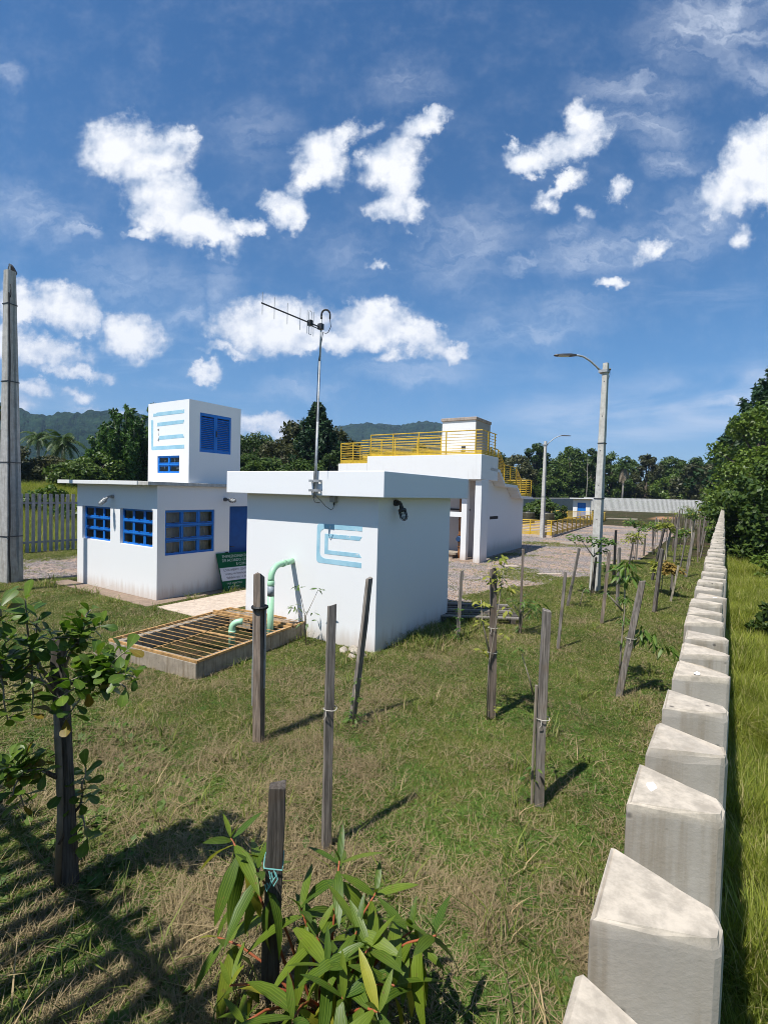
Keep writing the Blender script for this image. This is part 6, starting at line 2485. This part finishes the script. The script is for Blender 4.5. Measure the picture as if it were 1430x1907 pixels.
# ------------------------------------------------------------------ grass, straw, weeds, loose stones
def blades(seed, n, rad, h, w, bend, flat=0.0):
    r = np.random.default_rng(seed)
    V, Fq = [], []
    for k in range(n):
        a = r.random() * 6.283
        q = rad * math.sqrt(r.random())
        bx, by = math.cos(a) * q, math.sin(a) * q
        d = r.random() * 6.283
        hh = r.uniform(*h)
        ww = r.uniform(*w) / 2
        tilt = flat if flat else r.uniform(.1, .1 + bend)
        lift = r.uniform(-.01, .045)
        dx, dy = math.cos(d), math.sin(d)
        sx, sy = -dy, dx
        z0 = .0 if not flat else r.uniform(.004, .03)
        pts = []
        for t, wf in ((0, 1), (.5, .85), (1, .12)):
            if flat:
                o = hh * t
                z = z0 + .10 * hh + lift * t
            else:
                o = hh * tilt * t * t
                z = hh * t * (1 - .25 * tilt * t)
            cx, cy = bx + dx * o, by + dy * o
            pts += [(cx - sx * ww * wf, cy - sy * ww * wf, z), (cx + sx * ww * wf, cy + sy * ww * wf, z)]
        b = len(V)
        V += pts
        Fq += [(b, b + 1, b + 3, b + 2), (b + 2, b + 3, b + 5, b + 4)]
    return np.array(V), np.array(Fq)


def weed_rosette(seed, n, size):
    r = np.random.default_rng(seed)
    V, Fq = [], []
    for k in range(n):
        a = k * 2.4 + r.uniform(-.3, .3)
        e = r.uniform(.1, .9)
        l = size * r.uniform(.6, 1.1)
        d = np.array([math.cos(a) * math.cos(e), math.sin(a) * math.cos(e), math.sin(e)])
        s = np.array([-math.sin(a), math.cos(a), 0])
        c = np.array([r.uniform(-.03, .03), r.uniform(-.03, .03), r.uniform(0, .03)])
        b = len(V)
        V += [c, c + d * l * .5 + s * l * .28, c + d * l - np.array([0, 0, l * .2]), c + d * l * .5 - s * l * .28]
        Fq.append((b, b + 1, b + 2, b + 3))
    return np.array(V), np.array(Fq)


def blade_material(name, dark, light, dry=None, dryf=.0, trans=.3):
    m, t, p = mat(name)
    r = t.node('ShaderNodeObjectInfo').outputs['Random']
    i = t.node('ShaderNodeNewGeometry').outputs['Random Per Island']
    w = wpos(t)
    n = t.noise(w, .8, 4, .6)
    f = t.math('ADD', t.math('MULTIPLY', i, .55), t.math('ADD', t.math('MULTIPLY', r, .2), t.math('MULTIPLY', t.smooth(n.outputs[0], .35, .65), .25)))
    c = t.mix(f, dark, light)
    if dry:
        k = t.math('FRACT', t.math('MULTIPLY', t.math('ADD', i, r), 17.7))
        c = t.mix(t.smooth(k, 1 - dryf - .03, 1 - dryf + .03), c, dry)
    t.l.new(c, p.inputs['Base Color'])
    p.inputs['Roughness'].default_value = .55
    p.inputs['Specular IOR Level'].default_value = .25
    tr = t.node('ShaderNodeBsdfTranslucent')
    t.l.new(t.mix(1.0, c, (1.2, 1.25, .75), 'MULTIPLY'), tr.inputs[0])
    mx = t.node('ShaderNodeMixShader')
    mx.inputs[0].default_value = trans
    t.l.new(p.outputs[0], mx.inputs[1])
    t.l.new(tr.outputs[0], mx.inputs[2])
    t.l.new(mx.outputs[0], m.node_tree.nodes['Material Output'].inputs[0])
    return m


G_LAWN = blade_material('lawn_blade', (.030, .070, .010), (.25, .285, .055), (.46, .35, .19), .15)
G_STRAW = blade_material('dry_straw', (.11, .08, .042), (.44, .345, .185), None, 0, .15)
G_WEED = blade_material('weed_leaf', (.03, .085, .012), (.16, .24, .04), None, 0, .3)
G_LUSH = blade_material('lush_grass_blade', (.05, .10, .012), (.36, .38, .05), (.46, .40, .17), .12, .40)
G_STONE = plain('loose_stone', (.28, .235, .21), .9, var=.5, scale=30)


def scatter(name, label, cat, protos, P, rz, sc, kind, tilt=None):
    """A field of small plants or stones: one object whose points carry the pieces (geometry nodes)."""
    me = bpy.data.meshes.new(name)
    me.vertices.add(len(P))
    me.vertices.foreach_set('co', np.asarray(P, np.float32).ravel())
    for nm, dt, arr in (('rz', 'FLOAT', rz), ('sc', 'FLOAT', sc), ('pick', 'INT', kind)):
        a = me.attributes.new(nm, dt, 'POINT')
        a.data.foreach_set('value', np.asarray(arr, np.float32 if dt == 'FLOAT' else np.int32))
    o = obj_from(name, me)
    tag(o, label, cat, None, 'stuff')
    ng = bpy.data.node_groups.new(name + '_spread', 'GeometryNodeTree')
    ng.interface.new_socket('Geometry', in_out='INPUT', socket_type='NodeSocketGeometry')
    ng.interface.new_socket('Geometry', in_out='OUTPUT', socket_type='NodeSocketGeometry')
    N, L = ng.nodes, ng.links
    gi, go = N.new('NodeGroupInput'), N.new('NodeGroupOutput')
    join = N.new('GeometryNodeJoinGeometry')

    def attr(nm, dt):
        n = N.new('GeometryNodeInputNamedAttribute')
        n.data_type = dt
        n.inputs['Name'].default_value = nm
        return n.outputs[0]
    rzs, scs, pk = attr('rz', 'FLOAT'), attr('sc', 'FLOAT'), attr('pick', 'INT')
    cx = N.new('ShaderNodeCombineXYZ')
    L.new(rzs, cx.inputs[2])
    for k, pm in enumerate(protos):
        po = bpy.data.objects.new(name + '_piece', pm)
        oi = N.new('GeometryNodeObjectInfo')
        oi.inputs['Object'].default_value = po
        oi.inputs['As Instance'].default_value = True
        cp = N.new('FunctionNodeCompare')
        cp.data_type = 'INT'
        cp.operation = 'EQUAL'
        ii = [s for s in cp.inputs if s.type == 'INT']
        L.new(pk, ii[0])
        ii[1].default_value = k
        ip = N.new('GeometryNodeInstanceOnPoints')
        L.new(gi.outputs[0], ip.inputs['Points'])
        L.new(cp.outputs[0], ip.inputs['Selection'])
        L.new(oi.outputs['Geometry'], ip.inputs['Instance'])
        L.new(cx.outputs[0], ip.inputs['Rotation'])
        L.new(scs, ip.inputs['Scale'])
        L.new(ip.outputs[0], join.inputs[0])
    L.new(join.outputs[0], go.inputs[0])
    md = o.modifiers.new('spread', 'NODES')
    md.node_group = ng
    return o


def inside(fr, x, y, x0, x1, y0, y1):
    dx, dy = x - fr.o[0], y - fr.o[1]
    lx, ly = dx * fr.ex[0] + dy * fr.ex[1], dx * fr.ey[0] + dy * fr.ey[1]
    return (lx > x0) & (lx < x1) & (ly > y0) & (ly < y1)


def view_points(n, dmin, dmax, xmin, xmax, power=1.0, rng=RNG):
    """Random ground points inside the view, thinning out with distance."""
    u = rng.random(n)
    e = 1 - power
    d = (dmin ** e + u * (dmax ** e - dmin ** e)) ** (1 / e) if abs(e) > 1e-6 else dmin * (dmax / dmin) ** u
    a = np.radians(rng.uniform(-42, 42, n))
    f2 = np.array([FW[0], FW[1]]) / np.hypot(FW[0], FW[1])
    r2 = np.array([f2[1], -f2[0]])
    x = d * (f2[0] + np.tan(a) * r2[0])
    y = d * (f2[1] + np.tan(a) * r2[1])
    k = (x > xmin) & (x < xmax)
    return x[k], y[k]


def grow():
    rng = np.random.default_rng(5)
    lawn = [np_mesh('tuft', *blades(k, 24, .06, (.010, .034), (.0035, .0068), 1.9), G_LAWN) for k in range(3)]
    lawn += [np_mesh('tuft', *blades(20 + k, 15, .06, (.018, .046), (.0032, .006), 2.0), G_LAWN) for k in range(2)]
    tall = [np_mesh('tuft', *blades(30, 18, .07, (.09, .19), (.005, .009), 1.3), G_LAWN)]
    straw = [np_mesh('straw', *blades(40 + k, 10, .07, (.03, .095), (.002, .0045), .5, 1.0), G_STRAW) for k in range(2)] + [np_mesh('straw', *blades(45, 10, .05, (.04, .11), (.002, .004), 1.6), G_STRAW)]
    weed = [np_mesh('weed', *weed_rosette(50 + k, 12, .034), G_WEED) for k in range(2)]

    def blocked(x, y):
        b = inside(FA, x, y, -3.85, .36, -.44, 3.4) | inside(FB, x, y, -2.87, .02, -.02, 2.55) | inside(FC, x, y, -6.4, -.3, .0, 6.5)
        b |= inside(FA, x, y, .53, 1.86, -.36, 5.0)
        pit = Frame(-5.36, 3.68, 0, math.radians(7.5))
        b |= inside(pit, x, y, -1.62, .02, -.02, 2.32)
        b |= (x > -.09) & (x < .04)
        return b

    # lawn, near to middle distance
    x, y = view_points(820000, 1.6, 26, -19.8, -.05, 1.2, rng)
    ok = ~blocked(x, y) & (y > .25)
    x, y = x[ok], y[ok]
    g = gravel_mask(x, y)
    dens = .40 + .60 * sstep(vnoise(x * 1.1, y * 1.1, 21) * .4 + vnoise(x * 3.9, y * 3.9, 22) * .35 + vnoise(x * 11, y * 11, 23) * .25, .38, .58)
    dens *= np.where(g > .5, .02 + .5 * sstep(vnoise(x * .55 + 9, y * .55, 91), .66, .8), 1)
    dens *= np.where((x < -8.5) & (y > 4.5), .75, 1)
    k = rng.random(len(x)) < dens
    x, y = x[k], y[k]
    n = len(x)
    pick = rng.choice(6, n, p=[.31, .30, .275, .06, .0545, .0005])
    edge = inside(FB, x, y, -3.0, .3, -.35, 2.8) | inside(FA, x, y, -4.3, .6, -.75, 3.6)
    pick = np.where(edge & (rng.random(n) < .03 * (vnoise(x * 2.2, y * 2.2, 77) > .5)), 5, pick)
    sunless = inside(FB, x, y, .02, .9, .3, 3.6)
    pick = np.where(sunless & (rng.random(n) < .025), 5, pick)
    sc = rng.uniform(.7, 1.3, n) * (1 + .03 * np.hypot(x, y))
    scatter('grass', 'patchy short lawn grass covering the plot between the fences', 'grass', lawn + tall, np.stack([x, y, gz(x, y)], 1), rng.random(n) * 6.28, sc, pick)
    # dry straw
    x, y = view_points(42000, 1.6, 24, -19.8, -.05, 1.3, rng)
    ok = ~blocked(x, y) & (y > .25)
    x, y = x[ok], y[ok]
    dens = .14 + .86 * sstep(vnoise(x * .9 + 7, y * .9, 31) * .4 + vnoise(x * 3.0, y * 3.0, 32) * .35 + vnoise(x * 9, y * 9, 33) * .25, .48, .66)
    dens *= np.where(gravel_mask(x, y) > .5, .02, 1)
    k = rng.random(len(x)) < dens
    x, y = x[k], y[k]
    n = len(x)
    scatter('straw', 'dry mown straw lying between the grass tufts', 'straw', straw, np.stack([x, y, gz(x, y) + .004], 1), rng.random(n) * 6.28, rng.uniform(.7, 1.4, n) * (1 + .02 * np.hypot(x, y)), rng.choice(3, n, p=[.32, .28, .40]))
    # broad leaved weeds in patches
    x, y = view_points(360000, 1.6, 18, -16, -.05, 1.4, rng)
    ok = ~blocked(x, y) & (y > .25)
    x, y = x[ok], y[ok]
    dens = .16 + .84 * sstep(vnoise(x * 1.3 + 3, y * 1.3, 41) * .45 + vnoise(x * 4.1, y * 4.1, 42) * .55, .50, .64)
    dens *= np.where(gravel_mask(x, y) > .5, .02, 1)
    k = rng.random(len(x)) < dens
    x, y = x[k], y[k]
    n = len(x)
    scatter('ground_cover', 'low broad leaved weeds in dark green patches on the lawn', 'weeds', weed, np.stack([x, y, gz(x, y)], 1), rng.random(n) * 6.28, rng.uniform(.5, 1.1, n), rng.choice(2, n))
    # lusher weeds in the near left corner, along the foot of the boundary
    m = 2600
    x = -.9 - rng.random(m) * 4.4
    y = .55 + rng.random(m) * 2.0
    k = rng.random(m) < sstep(vnoise(x * 2.4, y * 2.4, 71) + .35 * sstep(-x, 2.0, 3.4) - .12 * y, .34, .62)
    x, y = x[k], y[k]
    n = len(x)
    big = [np_mesh('weed', *weed_rosette(60 + q, 11, .085), G_WEED) for q in range(2)] + [np_mesh('tuft', *blades(64 + q, 16, .05, (.05, .12), (.004, .008), 1.6), G_LAWN) for q in range(2)]
    scatter('ground_cover', 'taller weeds and tufts in the shaded near left corner', 'weeds', big, np.stack([x, y, gz(x, y)], 1), rng.random(n) * 6.28, rng.uniform(.5, 1.05, n), rng.choice(4, n, p=[.28, .27, .25, .20]))
    # far lawn
    x, y = view_points(60000, 24, 95, -19.7, -.1, 1.0, rng)
    ok = ~blocked(x, y) & (y < 90)
    x, y = x[ok], y[ok]
    k = rng.random(len(x)) < np.where(gravel_mask(x, y) > .5, .03, .3 + .7 * vnoise(x * .5, y * .5, 61))
    k &= ~((x < -8.4) & (x > -15) & (y > 29) & (y < 54))
    k &= ~((np.abs(x + 5.8) < 1.6) & (y > 60) & (y < 76) & (rng.random(len(x)) < .85))
    x, y = x[k], y[k]
    n = len(x)
    scatter('grass', 'sparser lawn grass in the far half of the plot', 'grass', lawn[3:5] + straw[2:3], np.stack([x, y, gz(x, y)], 1), rng.random(n) * 6.28, rng.uniform(1.2, 2.2, n), rng.choice(3, n, p=[.45, .3, .25]))
    # lush strip outside the right fence
    lush = [np_mesh('tuft', *blades(70 + k, 20, .09, (.12, .32), (.004, .009), 1.4), G_LUSH) for k in range(3)]
    m = 52000
    y = 2.0 * (46 / 2.0) ** rng.random(m)
    x = .06 + rng.random(m) ** 1.2 * (1.0 + y * .16)
    n = len(x)
    scatter('tall_grass', 'lush tall grass on the strip outside the right fence', 'grass', lush + [np_mesh('weed', *weed_rosette(80 + q, 14, .11), G_WEED) for q in range(2)], np.stack([x, y, gz(x, y)], 1), rng.random(n) * 6.28, rng.uniform(.55, 1.25, n) * (1 + .012 * y) * (.7 + .6 * vnoise(x * 3, y * 3, 81)), np.where(vnoise(x * 2.2, y * 1.6, 82) > .62, rng.choice(5, n, p=[.18, .17, .15, .25, .25]), rng.choice(5, n, p=[.31, .30, .29, .05, .05])))
    # meadow on the bank beyond the left fence
    m = 22000
    x = -20.5 - rng.random(m) * 26
    y = 2 + rng.random(m) * 40
    scatter('tall_grass', 'bright meadow grass on the bank beyond the grey left fence', 'grass', lush, np.stack([x, y, gz(x, y)], 1), rng.random(m) * 6.28, rng.uniform(1.2, 2.4, m), rng.choice(3, m))
    # loose stones on the yard
    st = []
    for k in range(3):
        me = rock_mesh(90 + k)
        me.materials.append(G_STONE)
        st.append(me)
    x, y = view_points(60000, 10, 36, -19, -2.8, 1.4, rng)
    k = (gravel_mask(x, y) > .4) & ~blocked(x, y)
    x, y = x[k], y[k]
    n = len(x)
    scatter('gravel', 'loose crushed stones lying on the gravel yard', 'gravel', st, np.stack([x, y, gz(x, y) + .006], 1), rng.random(n) * 6.28, rng.uniform(.008, .028, n) * (1 + .015 * y), rng.choice(3, n))


grow()


# ------------------------------------------------------------------ air
def haze():
    m = bpy.data.materials.new('haze_air')
    m.use_nodes = True
    t = m.node_tree
    t.nodes.clear()
    out = t.nodes.new('ShaderNodeOutputMaterial')
    v = t.nodes.new('ShaderNodeVolumePrincipled')
    v.inputs['Color'].default_value = (.50, .68, 1.0, 1)
    v.inputs['Density'].default_value = HAZE_DENSITY
    v.inputs['Anisotropy'].default_value = 0.0
    t.links.new(v.outputs[0], out.inputs['Volume'])
    b = MB()
    b.box(-3100, 3100, -3100, 3600, -8.0, 330.0)
    o = b.build('haze', m)
    o['kind'] = 'stuff'


HAZE_DENSITY = .00019
if HAZE_DENSITY > 0:
    haze()
